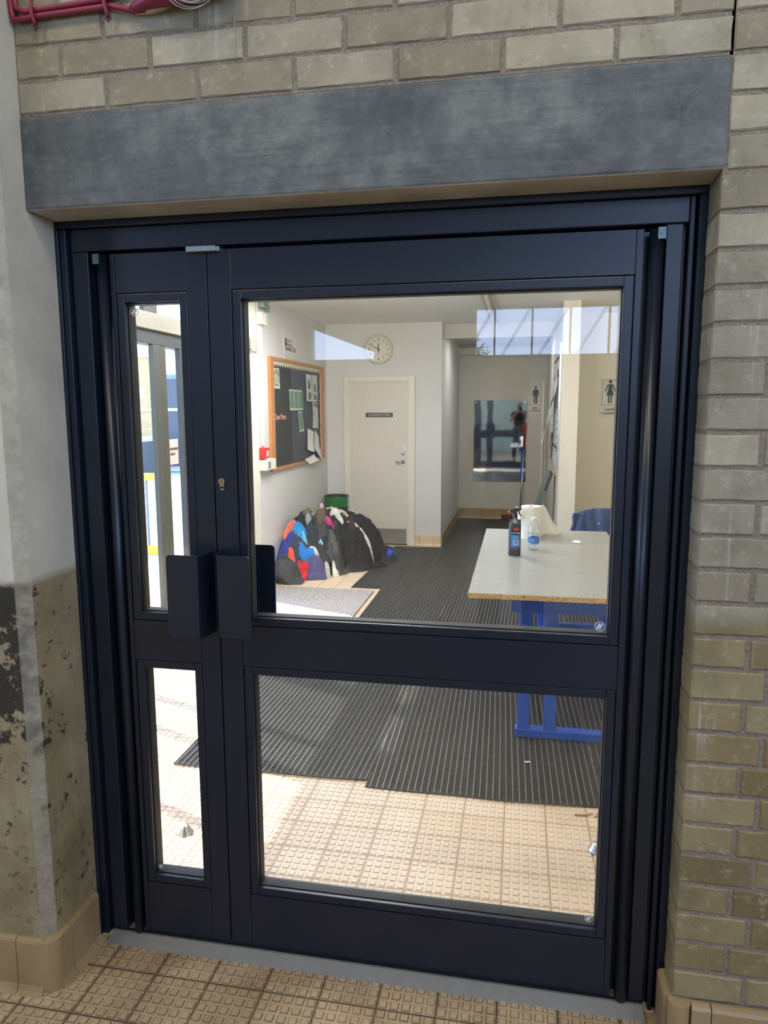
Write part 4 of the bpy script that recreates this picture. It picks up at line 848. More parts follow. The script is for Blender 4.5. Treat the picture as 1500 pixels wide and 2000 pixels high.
# housings of the added fill panels (lobby, corridor and hall)
for k, (x_, y_, z_, sx, sy) in enumerate(FILL_LAMPS):
    t_ = thing('added_ceiling_lamp', ['added fill panel on the lobby ceiling near the automatic door', 'added fill panel on the lobby ceiling near the heap of clothes', 'added fill panel on the lobby ceiling before the ladies changing wall', 'slim added fill panel behind the beam on the corridor ceiling', 'added fill panel on the hall ceiling, left', 'added fill panel on the hall ceiling, middle', 'added fill panel on the hall ceiling, right'][k], 'ceiling lamp', (x_, y_, z_))
    f_ = MB()
    for a in ((x_ - sx / 2 - .03, x_ + sx / 2 + .03, y_ - sy / 2 - .03, y_ - sy / 2), (x_ - sx / 2 - .03, x_ + sx / 2 + .03, y_ + sy / 2, y_ + sy / 2 + .03), (x_ - sx / 2 - .03, x_ - sx / 2, y_ - sy / 2, y_ + sy / 2), (x_ + sx / 2, x_ + sx / 2 + .03, y_ - sy / 2, y_ + sy / 2)): f_.box(*a, z_ - 0.045, z_)
    f_.build('lamp_frame', white_m, t_); MB().box(x_ - sx / 2, x_ + sx / 2, y_ - sy / 2, y_ + sy / 2, z_ - 0.03, z_).build('reflector', white_m, t_)
for k, x_ in enumerate(FILL_UPL):  # trays for the added uplighters
    t_ = thing('added_uplighter', ('left' if k == 0 else 'right') + ' one of the two added fill uplighters above the lobby side of the doors', 'wall lamp', (x_, 0.17, 2.15))
    MB().box(x_ - 0.22, x_ + 0.22, 0.17, 0.30, 2.12, 2.15).box(x_ - 0.22, x_ + 0.22, 0.171, 0.185, 2.15, 2.22).box(x_ - 0.22, x_ + 0.22, 0.30, 0.31, 2.12, 2.16).build('lamp_tray', white_m, t_)
# strip light on the ceiling
T = thing('strip_light', 'unlit fluorescent strip light on the lobby ceiling', 'ceiling light', (0.93, 5.0, 2.5))
MB().box(0.885, 0.985, 3.9, 6.2, 2.462, 2.5).build('housing', M('pale grey housing', (196, 190, 178), 0.5), T, bevel=0.003); MB().cyl((0.935, 3.95, 2.445), (0.935, 6.15, 2.445), 0.014, n=12).build('tube', white_m, T); 
for y_ in (3.93, 6.13): MB().box(0.915, 0.955, y_, y_ + 0.03, 2.43, 2.465).build('lamp_holder', white_m, T)
# ================================================================== RED CABLE, COIL AND WIRE ABOVE THE LINTEL
T = thing('fire_cable', 'pair of dark red cables clipped along the brick above the left of the lintel', 'cable', (0.2, -0.13, 2.45))
redc = M('dark red sheath', (128, 34, 60), 0.45, 0, 0.05)
YP = -0.132
MB().tube([(0.036, YP, 2.62), (0.037, YP, 2.50), (0.040, YP, 2.47), (0.046, YP - .002, 2.452), (0.060, YP, 2.452), (0.10, YP, 2.455), (0.20, YP, 2.457), (0.29, YP, 2.459), (0.32, YP, 2.452), (0.345, YP, 2.444), (0.375, YP, 2.444)], 0.0068, 10).build('cable', redc, T, smooth=True)
MB().tube([(0.046, YP, 2.62), (0.048, YP, 2.50), (0.053, YP, 2.476), (0.075, YP, 2.467), (0.12, YP, 2.469), (0.20, YP, 2.471), (0.28, YP, 2.474), (0.33, YP, 2.49), (0.36, YP, 2.56)], 0.0068, 10).build('cable', redc, T, smooth=True)
for x_ in (0.099, 0.284):
    MB().tube([(x_ - .002, YP - .004, 2.492), (x_, YP - .012, 2.475), (x_, YP - .013, 2.458), (x_ + .002, YP - .008, 2.443), (x_ + .003, YP - .002, 2.432)], 0.0042, 8).build('clip', redc, T, smooth=True)
    MB().tube([(x_ + .002, YP, 2.442), (x_ - .002, YP - .004, 2.432), (x_ + .003, YP - .005, 2.424), (x_ + .008, YP - .003, 2.432), (x_ + .005, YP, 2.442)], 0.002, 6).build('clip', M('dark clip', (52, 34, 48), 0.5), T, smooth=True)
MB().tube([(0.345, YP, 2.445), (0.36, YP - .01, 2.4465), (0.40, YP - .02, 2.452), (0.46, YP - .022, 2.462), (0.56, YP - .02, 2.475), (0.60, YP - .02, 2.49)], [0.009, 0.011, 0.019, 0.027, 0.03, 0.03], 16).build('shroud', redc, T, smooth=True)
T = thing('wire_coil', 'coil of thin grey wire hanging on the red cable shroud', 'wire', (0.52, -0.18, 2.46))
rw = random.Random(4); wm = M('dull grey wire', (150, 150, 152), 0.4, 0.6)
for k in range(6):
    R0 = 0.038 + 0.0045 * k; c0 = Vector((0.515 + rw.uniform(-.004, .004), -0.172 - 0.003 * k, 2.468 + rw.uniform(-.004, .002))); pts = []
    for q in range(27):
        a = 2 * PI * q / 26; pts.append(c0 + Vector((R0 * 1.12 * math.cos(a), 0.004 * math.sin(2 * a + k), R0 * math.sin(a))))
    MB().tube(pts, 0.0014, 5).build('loop', wm, T, smooth=True)
MB().tube([(0.590, -0.128, 2.60), (0.591, -0.129, 2.45), (0.587, -0.128, 2.39), (0.588, -0.128, 2.335), (0.589, -0.128, 2.322)], 0.0013, 5).build('loose_end', wm, T, smooth=True)

# ================================================================== WORK TABLE
TB = thing('work_table', 'table with a scuffed grey top on a blue steel frame', 'table', (1.40, 2.1, 0))
blue = M('blue enamel', (34, 84, 178), 0.4, 0, 0.04)
tp = MB().box(1.02, 1.80, 1.315, 3.06, 0.728, 0.7495).build('tabletop', 'chip', TB, bevel=0.0008)
lab(MB().box(1.0205, 1.7995, 1.3155, 3.0595, 0.7495, 0.751).build('laminate_sheet', 'laminate', tp), 'scuffed grey laminate surface')
for yy in (1.53, 2.80):
    q = MB().box(1.205, 1.80, yy - 0.028, yy + 0.028, 0.62, 0.728)
    q.build('top_rail', blue, TB, bevel=0.003)
    for xx in (1.247, 1.368): MB().box(xx, xx + 0.056, yy - 0.024, yy + 0.024, 0.04, 0.62).build('leg', blue, TB, bevel=0.003)
    MB().box(1.74, 1.79, yy - 0.024, yy + 0.024, 0.04, 0.62).build('leg', blue, TB, bevel=0.003)
    lab(MB().box(1.238, 1.82, yy - 0.028, yy + 0.032, 0.0145, 0.054).build('foot_rail', blue, TB, bevel=0.003), 'blue square tube foot rail')
MB().box(1.36, 1.41, 1.56, 2.78, 0.24, 0.29).build('side_rail', blue, TB, bevel=0.003); MB().box(1.40, 1.80, 2.62, 2.67, 0.205, 0.245).build('cross_rail', blue, TB, bevel=0.003)
ZT = 0.751
# spray bottle
S_ = thing('spray_bottle', 'black trigger spray bottle with a blue label on the table', 'spray bottle', (1.213, 2.175, ZT))
bx, by = 1.213, 2.175; blk = M('black plastic', (34, 35, 38), 0.3)
def ov(prof, sx, sy, mb=None, n=40): return (mb or MB()).lathe([(r, z) for r, z in prof], (bx, by, ZT), n, 0, sx, sy)
ov([(0.0, 0.001), (0.029, 0.0), (0.033, 0.004), (0.0335, 0.015), (0.0335, 0.165), (0.0325, 0.178), (0.026, 0.191), (0.016, 0.202), (0.0125, 0.206), (0.0125, 0.215), (0.0, 0.215)], 1.0, 0.74).build('bottle', blk, S_, smooth=True)
MB().lathe([(0.0, 0), (0.0135, 0), (0.0135, 0.019), (0.011, 0.021), (0, 0.021)], (bx, by, ZT + 0.213), 24).build('collar', blk, S_, smooth=False)
hd = MB(); hd.prism([(bx - 0.031, ZT + 0.240), (bx - 0.033, ZT + 0.247), (bx - 0.020, ZT + 0.262), (bx - 0.002, ZT + 0.266), (bx + 0.032, ZT + 0.268), (bx + 0.036, ZT + 0.262), (bx + 0.028, ZT + 0.250), (bx + 0.012, ZT + 0.244), (bx + 0.010, ZT + 0.232), (bx - 0.011, ZT + 0.232), (bx - 0.012, ZT + 0.240)], 'y', by - 0.011, by + 0.011)
hd.build('spray_head', blk, S_, bevel=0.003, recalc=True)
MB().tube([(bx + 0.020, by, ZT + 0.250), (bx + 0.020, by, ZT + 0.238), (bx + 0.026, by, ZT + 0.227), (bx + 0.033, by, ZT + 0.220)], [0.004, 0.0042, 0.004, 0.003], 8).build('trigger', blk, S_, smooth=True)
lab(MB().box(bx - 0.036, bx - 0.031, by - 0.006, by + 0.006, ZT + 0.238, ZT + 0.247).build('nozzle', white_m, S_, bevel=0.001), 'white nozzle tip')
def wrap(nm, a0, a1, z0, z1, m_, par, off=0.0006, rx=0.0335, ry=0.0248, n=14):
    mb = MB(); mb.grid(lambda u, v: (bx + (rx + off) * math.cos(math.radians(a0 + (a1 - a0) * u)), by + (ry + off) * math.sin(math.radians(a0 + (a1 - a0) * u)), ZT + z0 + (z1 - z0) * v), n, 4)
    return mb.build(nm, m_, par)
LB = wrap('label', 235, 325, 0.035, 0.160, M('label black', (28, 30, 40), 0.4), S_); lab(LB, 'printed front label')
wrap('print', 236, 324, 0.052, 0.118, M('label blue', (44, 124, 190), 0.4), LB, 0.0010); wrap('print', 262, 308, 0.143, 0.157, M('label red', (176, 60, 52), 0.4), LB, 0.0010)
wrap('print', 258, 308, 0.062, 0.090, M('label white', (206, 208, 222), 0.4), LB, 0.0014); wrap('print', 264, 279, 0.066, 0.088, M('label violet', (112, 108, 150), 0.4), LB, 0.0018); wrap('print', 283, 300, 0.066, 0.088, MATS['label violet'], LB, 0.0018)
wrap('print', 236, 324, 0.044, 0.052, M('label purple', (70, 62, 120), 0.4), LB, 0.0010)
fy = by - 0.0262
tx_ = Vector((0.97, 0.18, 0)).normalized()
text('label_text', 'GLASS & FRAME', 0.0088, MATS['label white'], (bx + 0.005, fy, ZT + 0.129), (1, 0.03, 0), (0, 0, 1), LB, 0.0002, sx=0.74, bold=0.0003)
text('label_text', 'WINDOW', 0.0058, MATS['label white'], (bx + 0.005, fy, ZT + 0.108), (1, 0.03, 0), (0, 0, 1), LB, 0.0002); text('label_text', 'CLEANER', 0.0058, MATS['label white'], (bx + 0.005, fy, ZT + 0.099), (1, 0.03, 0), (0, 0, 1), LB, 0.0002)
text('label_text', 'ULTIMATE SHINE', 0.0056, M('gold print', (196, 176, 100), 0.4), (bx + 0.005, fy, ZT + 0.039), (1, 0.03, 0), (0, 0, 1), LB, 0.0002, sx=0.8)
# water bottle
Wb = thing('water_bottle', 'clear plastic water bottle with a blue label on the table', 'bottle', (1.318, 2.36, ZT)); wx, wy = 1.318, 2.36
prof = [(0.0, 0.004), (0.018, 0.0), (0.026, 0.003), (0.0285, 0.010), (0.0275, 0.02), (0.0305, 0.026), (0.0305, 0.036), (0.031, 0.074), (0.0305, 0.080), (0.027, 0.088), (0.0265, 0.096), (0.030, 0.110), (0.0295, 0.128), (0.024, 0.147), (0.0155, 0.160), (0.0125, 0.165), (0.0125, 0.176)]
mb = MB(); n = 40; vs = []
for r, z in prof:
    for k in range(n):
        a = 2 * PI * k / n; rr = r * (1 + (0.05 * math.sin(5 * a) if z < 0.025 else 0) + (0.03 * math.sin(8 * a + z * 150) if 0.085 < z < 0.13 else 0)); vs.append((wx + rr * math.cos(a), wy + rr * math.sin(a), ZT + z))
mb.add(vs, [(i * n + k, i * n + (k + 1) % n, (i + 1) * n + (k + 1) % n, (i + 1) * n + k) for i in range(len(prof) - 1) for k in range(n)]); mb.build('bottle', 'clear plastic', Wb, smooth=True)
MB().lathe([(0.0, 0), (0.0155, 0), (0.0155, 0.013), (0.014, 0.0155), (0, 0.0155)], (wx, wy, ZT + 0.172), 24).build('cap', M('white cap', (232, 230, 224), 0.4), Wb, smooth=False)
lb = MB().lathe([(0.0314, 0.034), (0.0316, 0.062), (0.0316, 0.074)], (wx, wy, ZT), 40, cap=False).build('label', M('bottle label blue', (60, 112, 190), 0.4), Wb, smooth=True)
MB().lathe([(0.0319, 0.034), (0.0319, 0.042)], (wx, wy, ZT), 40, cap=False).build('print', M('pale blue print', (176, 200, 232), 0.4), lb)
text('label_text', 'G', 0.022, MATS['label white'], (wx - 0.008, wy - 0.0322, ZT + 0.058), (1, 0.02, 0), (0, 0, 1), lb, 0.0003, bold=0.0006)
text('label_text', 'WATER', 0.007, MATS['label white'], (wx + 0.008, wy - 0.0322, ZT + 0.055), (1, 0.02, 0), (0, 0, 1), lb, 0.0003)
# paper roll
Pr = thing('paper_roll', 'white paper towel roll with a trailing sheet on the table', 'paper towel', (1.308, 2.74, ZT)); px_, py_ = 1.308, 2.74
tissue = M('white tissue', (232, 228, 218), 0.9, 0, 0.02, 60, 0.3)
MB().lathe([(0.019, 0.0), (0.060, 0.0), (0.0612, 0.002), (0.0612, 0.200), (0.060, 0.202), (0.019, 0.202), (0.019, 0.0)], (px_, py_, ZT), 48, cap=False).build('roll', tissue, Pr, smooth=False, bevel=0.0)
MB().lathe([(0.0188, 0.001), (0.0188, 0.201)], (px_, py_, ZT), 24, cap=False).build('cardboard_core', M('cardboard', (168, 146, 116), 0.9), Pr)
mb = MB()
def sh(u, v):
    x = px_ + 0.055 + 0.135 * u; y = py_ + 0.03 + 0.22 * u + 0.02 * math.sin(u * 6); top = 0.196 * (1 - max(0, (u - 0.15) / 0.85) ** 1.25 * (1 + 0.25 * math.sin(PI * u))) + 0.004; top = max(0.003, top)
    return (x + 0.012 * math.sin(v * 3 + u * 5) * u + (1 - v) * 0.012 * u, y - (1 - v) * 0.05 * u, ZT + 0.001 + top * v)
mb.grid(sh, 24, 10); mb.build('loose_sheet', tissue, Pr, smooth=True, solid=0.0008)
mb = MB(); mb.grid(lambda u, v: (px_ - 0.060 - 0.035 * math.sin(u * PI * 0.8), py_ - 0.05 + 0.09 * u - 0.02, ZT + 0.125 + 0.07 * v - 0.02 * u * (1 - v)), 8, 6); mb.build('loose_sheet', tissue, Pr, smooth=True, solid=0.0008)
# crumpled scrap
mb = MB(); mb.grid(lambda u, v: (1.555 + 0.055 * u, 2.595 + 0.05 * v + 0.01 * math.sin(u * 7), ZT + 0.003 + 0.013 * math.sin(u * PI) * math.sin(v * PI) + 0.003 * math.sin(u * 13 + v * 9) * math.sin(u * PI) * math.sin(v * PI)), 12, 10)
tag(mb.build('paper_scrap', tissue, solid=0.001), 'small crumpled white paper scrap on the table', 'paper scrap')
tag(MB().box(1.283, 1.307, 1.256, 1.268, 0.014, 0.016, rot=(0, 0, 0.3)).build('litter', M('pale lilac foil', (196, 194, 222), 0.3)), 'tiny pale scrap on the grid mat before the table legs', 'litter')
mb = MB()
for k, (x_, y_, a) in enumerate(((1.520, 0.900, 0.5), (1.555, 0.905, 1.1), (1.49, 0.893, 0.1))): mb.box(x_ - 0.02, x_ + 0.02, y_ - 0.004, y_ + 0.004, 0.001, 0.007, rot=(0, 0, a))
tag(mb.build('dry_leaf', M('dry leaf', (166, 132, 96), 0.9)), 'few dry leaf bits at the edge of the grid mat', 'leaf litter', kind='stuff')

# ================================================================== CORRIDOR THINGS
Mi = thing('mirror', 'frameless wall mirror at the end of the corridor', 'mirror', (0.94, 8.6, 1.1))
mb = MB(); mb.box(0.575, 1.312, 8.608, 8.618, 0.525, 1.672); mb.build('mirror_sheet', 'mirror', Mi)
for x_, z_ in ((0.60, 1.645), (1.287, 1.645), (0.60, 0.55), (1.287, 0.55)): MB().cyl((x_, 8.608, z_), (x_, 8.603, z_), 0.010, n=12).build('mirror_screw', alu_m, Mi)
def person_pictogram(nm, cx, cz, y, s, par, skirt):
    mb = MB(); c = (cx, cz + 0.36 * s)
    mb.prism([(c[0] + 0.058 * s * math.cos(2 * PI * k / 20), c[1] + 0.058 * s * math.sin(2 * PI * k / 20)) for k in range(20)], 'y', y, y - 0.001)
    P_ = lambda pts: mb.prism([(cx + a * s, cz + b * s) for a, b in pts], 'y', y, y - 0.001)
    if skirt:
        P_([(-.075, .28), (.075, .28), (.06, .13), (.125, -.09), (-.125, -.09), (-.06, .13)])
        P_([(-.08, .28), (-.105, .26), (-.175, .04), (-.14, .03), (-.075, .20)]); P_([(.08, .28), (.105, .26), (.175, .04), (.14, .03), (.075, .20)])
        P_([(-.07, -.09), (-.012, -.09), (-.018, -.36), (-.062, -.36)]); P_([(.07, -.09), (.012, -.09), (.018, -.36), (.062, -.36)])
    else:
        P_([(-.10, .27), (-.08, .28), (.08, .28), (.10, .27), (.085, -.02), (-.085, -.02)])
        P_([(-.102, .275), (-.14, .25), (-.155, -.03), (-.115, -.03), (-.098, .16)]); P_([(.102, .275), (.14, .25), (.155, -.03), (.115, -.03), (.098, .16)])
        P_([(-.085, -.02), (-.008, -.02), (-.014, -.37), (-.078, -.37)]); P_([(.085, -.02), (.008, -.02), (.014, -.37), (.078, -.37)])
    lab(mb.build('pictogram', M('sign black', (40, 40, 40), 0.6), par, recalc=True), 'black standing figure')
def frame_line(cx, cz, w, h, y, par, t=0.004):
    mb = MB()
    mb.box(cx - w / 2, cx + w / 2, y - .001, y, cz + h / 2 - t, cz + h / 2).box(cx - w / 2, cx + w / 2, y - .001, y, cz - h / 2, cz - h / 2 + t).box(cx - w / 2, cx - w / 2 + t, y - .001, y, cz - h / 2, cz + h / 2).box(cx + w / 2 - t, cx + w / 2, y - .001, y, cz - h / 2, cz + h / 2)
    mb.build('border_line', MATS['sign black'] if 'sign black' in MATS else black_m, par)
sp_ = M('sign cream plastic', (206, 200, 186), 0.4)
s_ = MB().box(1.335, 1.515, 8.612, 8.618, 1.485, 1.875).build('changing_sign', sp_, bevel=0.002); tag(s_, 'men changing sign with a standing male figure', 'sign', 'changing room signs')
M('sign black', (40, 40, 40), 0.6)
person_pictogram('p', 1.427, 1.735, 8.6115, 0.30, s_, False); frame_line(1.427, 1.735, 0.155, 0.265, 8.6118, s_)
text('sign_text', 'MEN', 0.034, 'sign black', (1.425, 8.6115, 1.562), (1, 0, 0), (0, 0, 1), s_, bold=0.001); text('sign_text', 'CHANGING', 0.030, 'sign black', (1.425, 8.6115, 1.525), (1, 0, 0), (0, 0, 1), s_, sx=0.95, bold=0.001)
lx = 2.112; s_ = MB().box(lx - 0.09, lx + 0.10, 5.912, 5.92, 1.460, 1.850).build('changing_sign', sp_, bevel=0.002); tag(s_, 'ladies changing sign, cut by the right edge of the wide pane', 'sign', 'changing room signs')
person_pictogram('p', lx + 0.005, 1.712, 5.9115, 0.30, s_, True); frame_line(lx + 0.005, 1.712, 0.155, 0.255, 5.9118, s_)
text('sign_text', 'LADIES', 0.034, 'sign black', (lx + 0.005, 5.9115, 1.540), (1, 0, 0), (0, 0, 1), s_, bold=0.001); text('sign_text', 'CHANGING', 0.030, 'sign black', (lx + 0.005, 5.9115, 1.502), (1, 0, 0), (0, 0, 1), s_, sx=0.98, bold=0.001)
# broom leaning by the mirror
Bm = thing('broom', 'broom with a red grip and a steel shaft beside the mirror', 'broom', (1.20, 8.45, 0))
MB().tube([(1.245, 8.45, 0.05), (1.285, 8.585, 1.02)], 0.011, 12).build('shaft', M('bright steel shaft', (196, 196, 192), 0.25, 0.8), Bm, smooth=True)
MB().tube([(1.285, 8.582, 1.0), (1.296, 8.590, 1.34), (1.297, 8.590, 1.36)], [0.019, 0.019, 0.012], 14).build('grip', M('dark red grip', (158, 32, 36), 0.4), Bm, smooth=True)
MB().box(1.10, 1.34, 8.41, 8.47, 0.014, 0.07).build('broom_head', M('dark red head', (110, 20, 30), 0.5), Bm, bevel=0.01)
tag(MB().box(0.99, 1.09, 8.36, 8.44, 0.014, 0.075).build('floor_block', MATS['dark red head'], bevel=0.008), 'low dark red block on the mat at the end of the corridor', 'block')
# leaning folded panel
Lp = thing('folded_panel', 'dark grey folded panel leaning on the corridor wall behind the paper roll', 'panel', (1.36, 5.55, 0))
def slab(nm, x0, z0, x1, z1, th_, ya, yb, m_):
    d = Vector((x1 - x0, z1 - z0)).normalized(); n_ = Vector((-d.y, d.x)); q = [(x0, z0), (x1, z1), (x1 + n_.x * th_, z1 + n_.y * th_), (x0 + n_.x * th_, z0 + n_.y * th_)]
    return MB().prism(q, 'y', ya, yb).build(nm, m_, Lp, bevel=0.003, recalc=True)
slab('board', 1.262, 0.016, 1.558, 0.915, 0.024, 5.50, 5.80, M('black board', (44, 46, 46), 0.4)); slab('board', 1.236, 0.022, 1.532, 0.922, 0.024, 5.50, 5.80, M('dark grey board', (96, 100, 96), 0.45)); slab('edge_strip', 1.290, 0.10, 1.50, 0.74, 0.05, 5.494, 5.50, M('green grey edge', (78, 92, 84), 0.5))
# poster board on the corridor wall
XP = 1.585
Pb = thing('poster_board', 'white board with black lines on the corridor wall, seen almost edge on', 'notice board', (XP, 5.7, 1.0))
MB().box(XP - 0.012, XP, 5.10, 6.60, 1.0, 2.14).build('board_panel', M('white board', (214, 214, 208), 0.5), Pb)
for y_ in (5.10, 6.60): MB().box(XP - 0.018, XP, y_ - 0.012, y_ + 0.012, 0.99, 2.15).build('board_edge', alu_m, Pb)
for z_ in (2.03, 1.86, 1.18): MB().box(XP - 0.016, XP - 0.012, 5.15, 6.2, z_ - 0.012, z_ + 0.012).build('black_line', black_m, Pb)
for k in range(7): MB().box(XP - 0.016, XP - 0.012, 5.20, 5.34, 1.14 + 0.07 * k, 1.16 + 0.07 * k).build('black_line', M('grey ink', (92, 94, 98), 0.7), Pb)
def hang(nm, y0, y1, z0, z1, out, m_, label):
    mb = MB(); mb.grid(lambda u, v: (XP - 0.018 - out * (1 - v) ** 1.5 - 0.008 * math.sin(v * 8 + u * 3), y0 + (y1 - y0) * u, z0 + (z1 - z0) * v), 6, 14)
    tag(mb.build(nm, m_, solid=0.001), label, 'notice', 'papers hanging on the corridor board')
hang('hanging_paper', 5.75, 6.15, 1.20, 1.86, 0.115, paper_m, 'long white paper curling off the corridor board'); hang('hanging_paper', 5.32, 5.62, 1.55, 1.93, 0.045, paper_m, 'short white paper nearest the cream wall end on the corridor board')
hang('hanging_paper', 5.66, 5.74, 1.55, 1.86, 0.05, M('blue leaflet', (96, 100, 160), 0.7), 'blue leaflet between the two white papers on the corridor board'); hang('hanging_paper', 6.2, 6.5, 1.02, 1.30, 0.02, M('grey poster', (150, 150, 154), 0.7), 'small grey poster low on the corridor board')

# ================================================================== CHAIR WITH JACKET, ORANGE FLOAT
Ch = thing('chair', 'metal chair behind the table, hidden under a blue jacket', 'chair', (1.84, 4.0, 0)); cm_ = M('chair steel', (60, 62, 66), 0.4, 0.5)
MB().box(1.66, 2.04, 3.86, 4.22, 0.43, 0.46).build('seat', M('chair seat', (70, 40, 44), 0.6), Ch, bevel=0.01); MB().box(1.68, 2.02, 3.78, 3.80, 0.56, 0.77).build('backrest', MATS['chair seat'], Ch, bevel=0.006)
for x_, y_, zt_ in ((1.67, 3.79, 0.77), (2.03, 3.79, 0.77), (1.67, 4.2, 0.43), (2.03, 4.2, 0.43)): MB().cyl((x_, y_, 0.0 if x_ > 1.56 else 0), (x_, y_, zt_), 0.011, n=10).build('leg', cm_, Ch)
mb = MB()
def jk(u, v):
    a = -PI * 0.5 + PI * 1.0 * v            # over the backrest: front drop, top, rear drop
    wdt = 0.17 + 0.05 * (1 - math.cos(a)) ** 1.0 + 0.012 * math.sin(v * 9)
    x = 1.845 + (u - 0.5) * 2 * wdt * (1.02 - 0.04 * math.sin(u * 9)); drop = 1 - math.cos(a)
    z = 0.800 - 0.26 * drop ** 1.3 - 0.035 * abs(2 * u - 1) ** 4 + 0.003 * math.sin(u * 9 + v * 5)
    y = 3.79 + 0.040 * math.sin(a) * (1 + 0.6 * drop) + 0.010 * math.sin(u * 17 + 2) * math.sin(v * 3.1) + 0.006 * math.sin(u * 31 + v * 7)
    return (x, y, z)
mb.grid(jk, 40, 30); J = mb.build('jacket', M('navy blue fabric', (44, 58, 96), 0.85, 0, 0.15, 40, 0.4), smooth=True, solid=0.012); tag(J, 'blue jacket draped over the chair back behind the table', 'jacket')
mb = MB(); mb.grid(lambda u, v: (1.645 - 0.035 * (1 - v) + 0.07 * u * (1 - 0.5 * v) + 0.006 * math.sin(v * 12), 3.745 + 0.02 * math.sin(u * 3), 0.52 + 0.25 * v), 6, 16); lab(mb.build('sleeve', MATS['navy blue fabric'], J, smooth=True, solid=0.02), 'hanging left sleeve')
lab(MB().cyl((1.82, 3.735, 0.70), (1.82, 3.728, 0.70), 0.006, n=10).build('badge', white_m, J), 'tiny pale badge')
Fl = MB()
Fl.prism([(1.795 + 0.085 * math.cos(math.radians(a)) * 0.75, 0.4395 + 0.4375 * math.copysign(abs(math.sin(math.radians(a))) ** 0.6, math.sin(math.radians(a)))) for a in range(0, 360, 10)][:] , 'y', 2.86, 2.90)
F_ = Fl.build('foam_float', M('orange foam', (206, 150, 92), 0.7), bevel=0.006, recalc=True); F_.location = (0.055, 0, 0.0); tag(F_, 'tall orange foam float with dark round holes standing at the right of the table', 'foam float')
for a, b in ((1.765, 0.83), (1.752, 0.79), (1.76, 0.75), (1.79, 0.80), (1.785, 0.735)): lab(MB().cyl((a + .055, 2.8615, b), (a + .055, 2.857, b), 0.009, n=14).build('hole', M('dark hole', (60, 36, 30), 0.8), F_), 'dark round hole')

# ================================================================== HEAP OF LOST CLOTHES
DM = [(-.86, 4.88, .26, .50, .47), (-.66, 5.12, .30, .50, .50), (-.43, 5.33, .31, .46, .42), (-.17, 5.55, .25, .32, .12), (-.86, 4.50, .16, .34, .22), (-.66, 4.80, .26, .36, .30)]
def HH(x, y):
    s = 0.0
    for cx_, cy_, rx, ry, h in DM:
        r = ((x - cx_) / rx) ** 2 + ((y - cy_) / ry) ** 2
        if r < 1: s += (h * (1 - r) ** 0.6) ** 6
    return s ** (1 / 6)
def fold(x, y, k, amp=1.0):
    v = Vector((x * 7 + k * 3.1, y * 5, k * 1.7)); w = Vector((x * 16 + k, y * 16 - k, k * 2.3))
    q_ = max(0.0, 1 - abs(noise.noise(v)) * 3.2) ** 1.6; q2 = max(0.0, 1 - abs(noise.noise(w)) * 3.0) ** 1.5; return amp * (0.058 * q_ + 0.030 * q2 - 0.030)
_k = [0]
def garment(nm, label, cat, col, cx_, cy_, a, b, rot=0.0, off=0.02, amp=1.0, shape=0.0, fab=0.85, grp='clothes in the heap by the wall', floor=0.004):
    """a soft folded garment lying on the heap: rumpled closed pad that follows the pile below it"""
    if max(a, b) < 0.15 or cat in ('fleece', 'sleeve'): off += 0.022
    _k[0] += 1; k = _k[0]; c, s = math.cos(rot), math.sin(rot); nr = int(8 + max(a, b) * 70); na = int(40 + max(a, b) * 260); mb = MB(); top = []; bot = []
    for i in range(nr + 1):
        r = i / nr
        for j in range(na):
            t_ = 2 * PI * j / na; q = 1.0 + 0.14 * noise.noise(Vector((math.cos(t_) * 1.6, math.sin(t_) * 1.6, k * 4.2))) + 0.07 * noise.noise(Vector((math.cos(t_) * 4, math.sin(t_) * 4, k * 2.2)))
            # superellipse outline: squarer cloth corners
            ex = 0.62; ct, st_ = math.cos(t_), math.sin(t_)
            u = math.copysign(abs(ct) ** ex, ct) * a * r * q; v = math.copysign(abs(st_) ** ex, st_) * b * r * q
            if shape: v *= 1 - shape * (u / a)
            x = cx_ + u * c - v * s; y = cy_ + u * s + v * c; x = max(x, -0.950)
            h = HH(x, y); th_ = off * (1 - r ** 4) ; z = max(floor, h + th_ + fold(x, y, k, amp) * (1 - r ** 5 * 0.6))
            if h < 0.01: z = max(floor, min(z, 0.035 + off * 0.6 * (1 - r)))
            top.append((x, y, z + 0.003)); bot.append((x, y, max(0.001, z - 0.012 - off * 0.5)))
    n0 = len(top); fs = [(i * na + j, i * na + (j + 1) % na, (i + 1) * na + (j + 1) % na, (i + 1) * na + j) for i in range(nr) for j in range(na)]
    fs += [tuple(n0 + i for i in f[::-1]) for f in fs] + [(nr * na + j, nr * na + (j + 1) % na, n0 + nr * na + (j + 1) % na, n0 + nr * na + j) for j in range(na)]
    mb.add(top + bot, fs); key = 'cloth %d %d %d' % col
    o = mb.build(nm, M(key, col, fab, 0, 0.22, 35, 0.5), smooth=True); tag(o, label, cat, grp); return o
BK = (36, 36, 39); BK2 = (44, 44, 47); BK3 = (62, 62, 65)
garment('black_jacket', 'big black jacket spread over the middle of the heap', 'jacket', BK, -.56, 5.05, .34, .34, 0.3, 0.03)
garment('black_jacket', 'black coat lying against the wall at the back of the heap', 'coat', BK2, -.80, 5.12, .17, .36, 0.0, 0.03)
garment('dark_coat', 'black coat over the right shoulder of the heap', 'coat', (26, 26, 30), -.44, 5.30, .28, .32, 0.5, 0.03)
garment('dark_coat', 'black coat sloping down the right end of the heap', 'coat', BK, -.24, 5.40, .22, .24, 0.4, 0.025)
garment('maroon_black_jacket', 'black maroon jacket low on the right front of the heap', 'jacket', (38, 26, 34), -.33, 5.10, .17, .22, 0.9, 0.03)
garment('grey_coat', 'charcoal coat in the middle front of the heap', 'coat', BK3, -.55, 4.80, .18, .20, 0.5, 0.035)
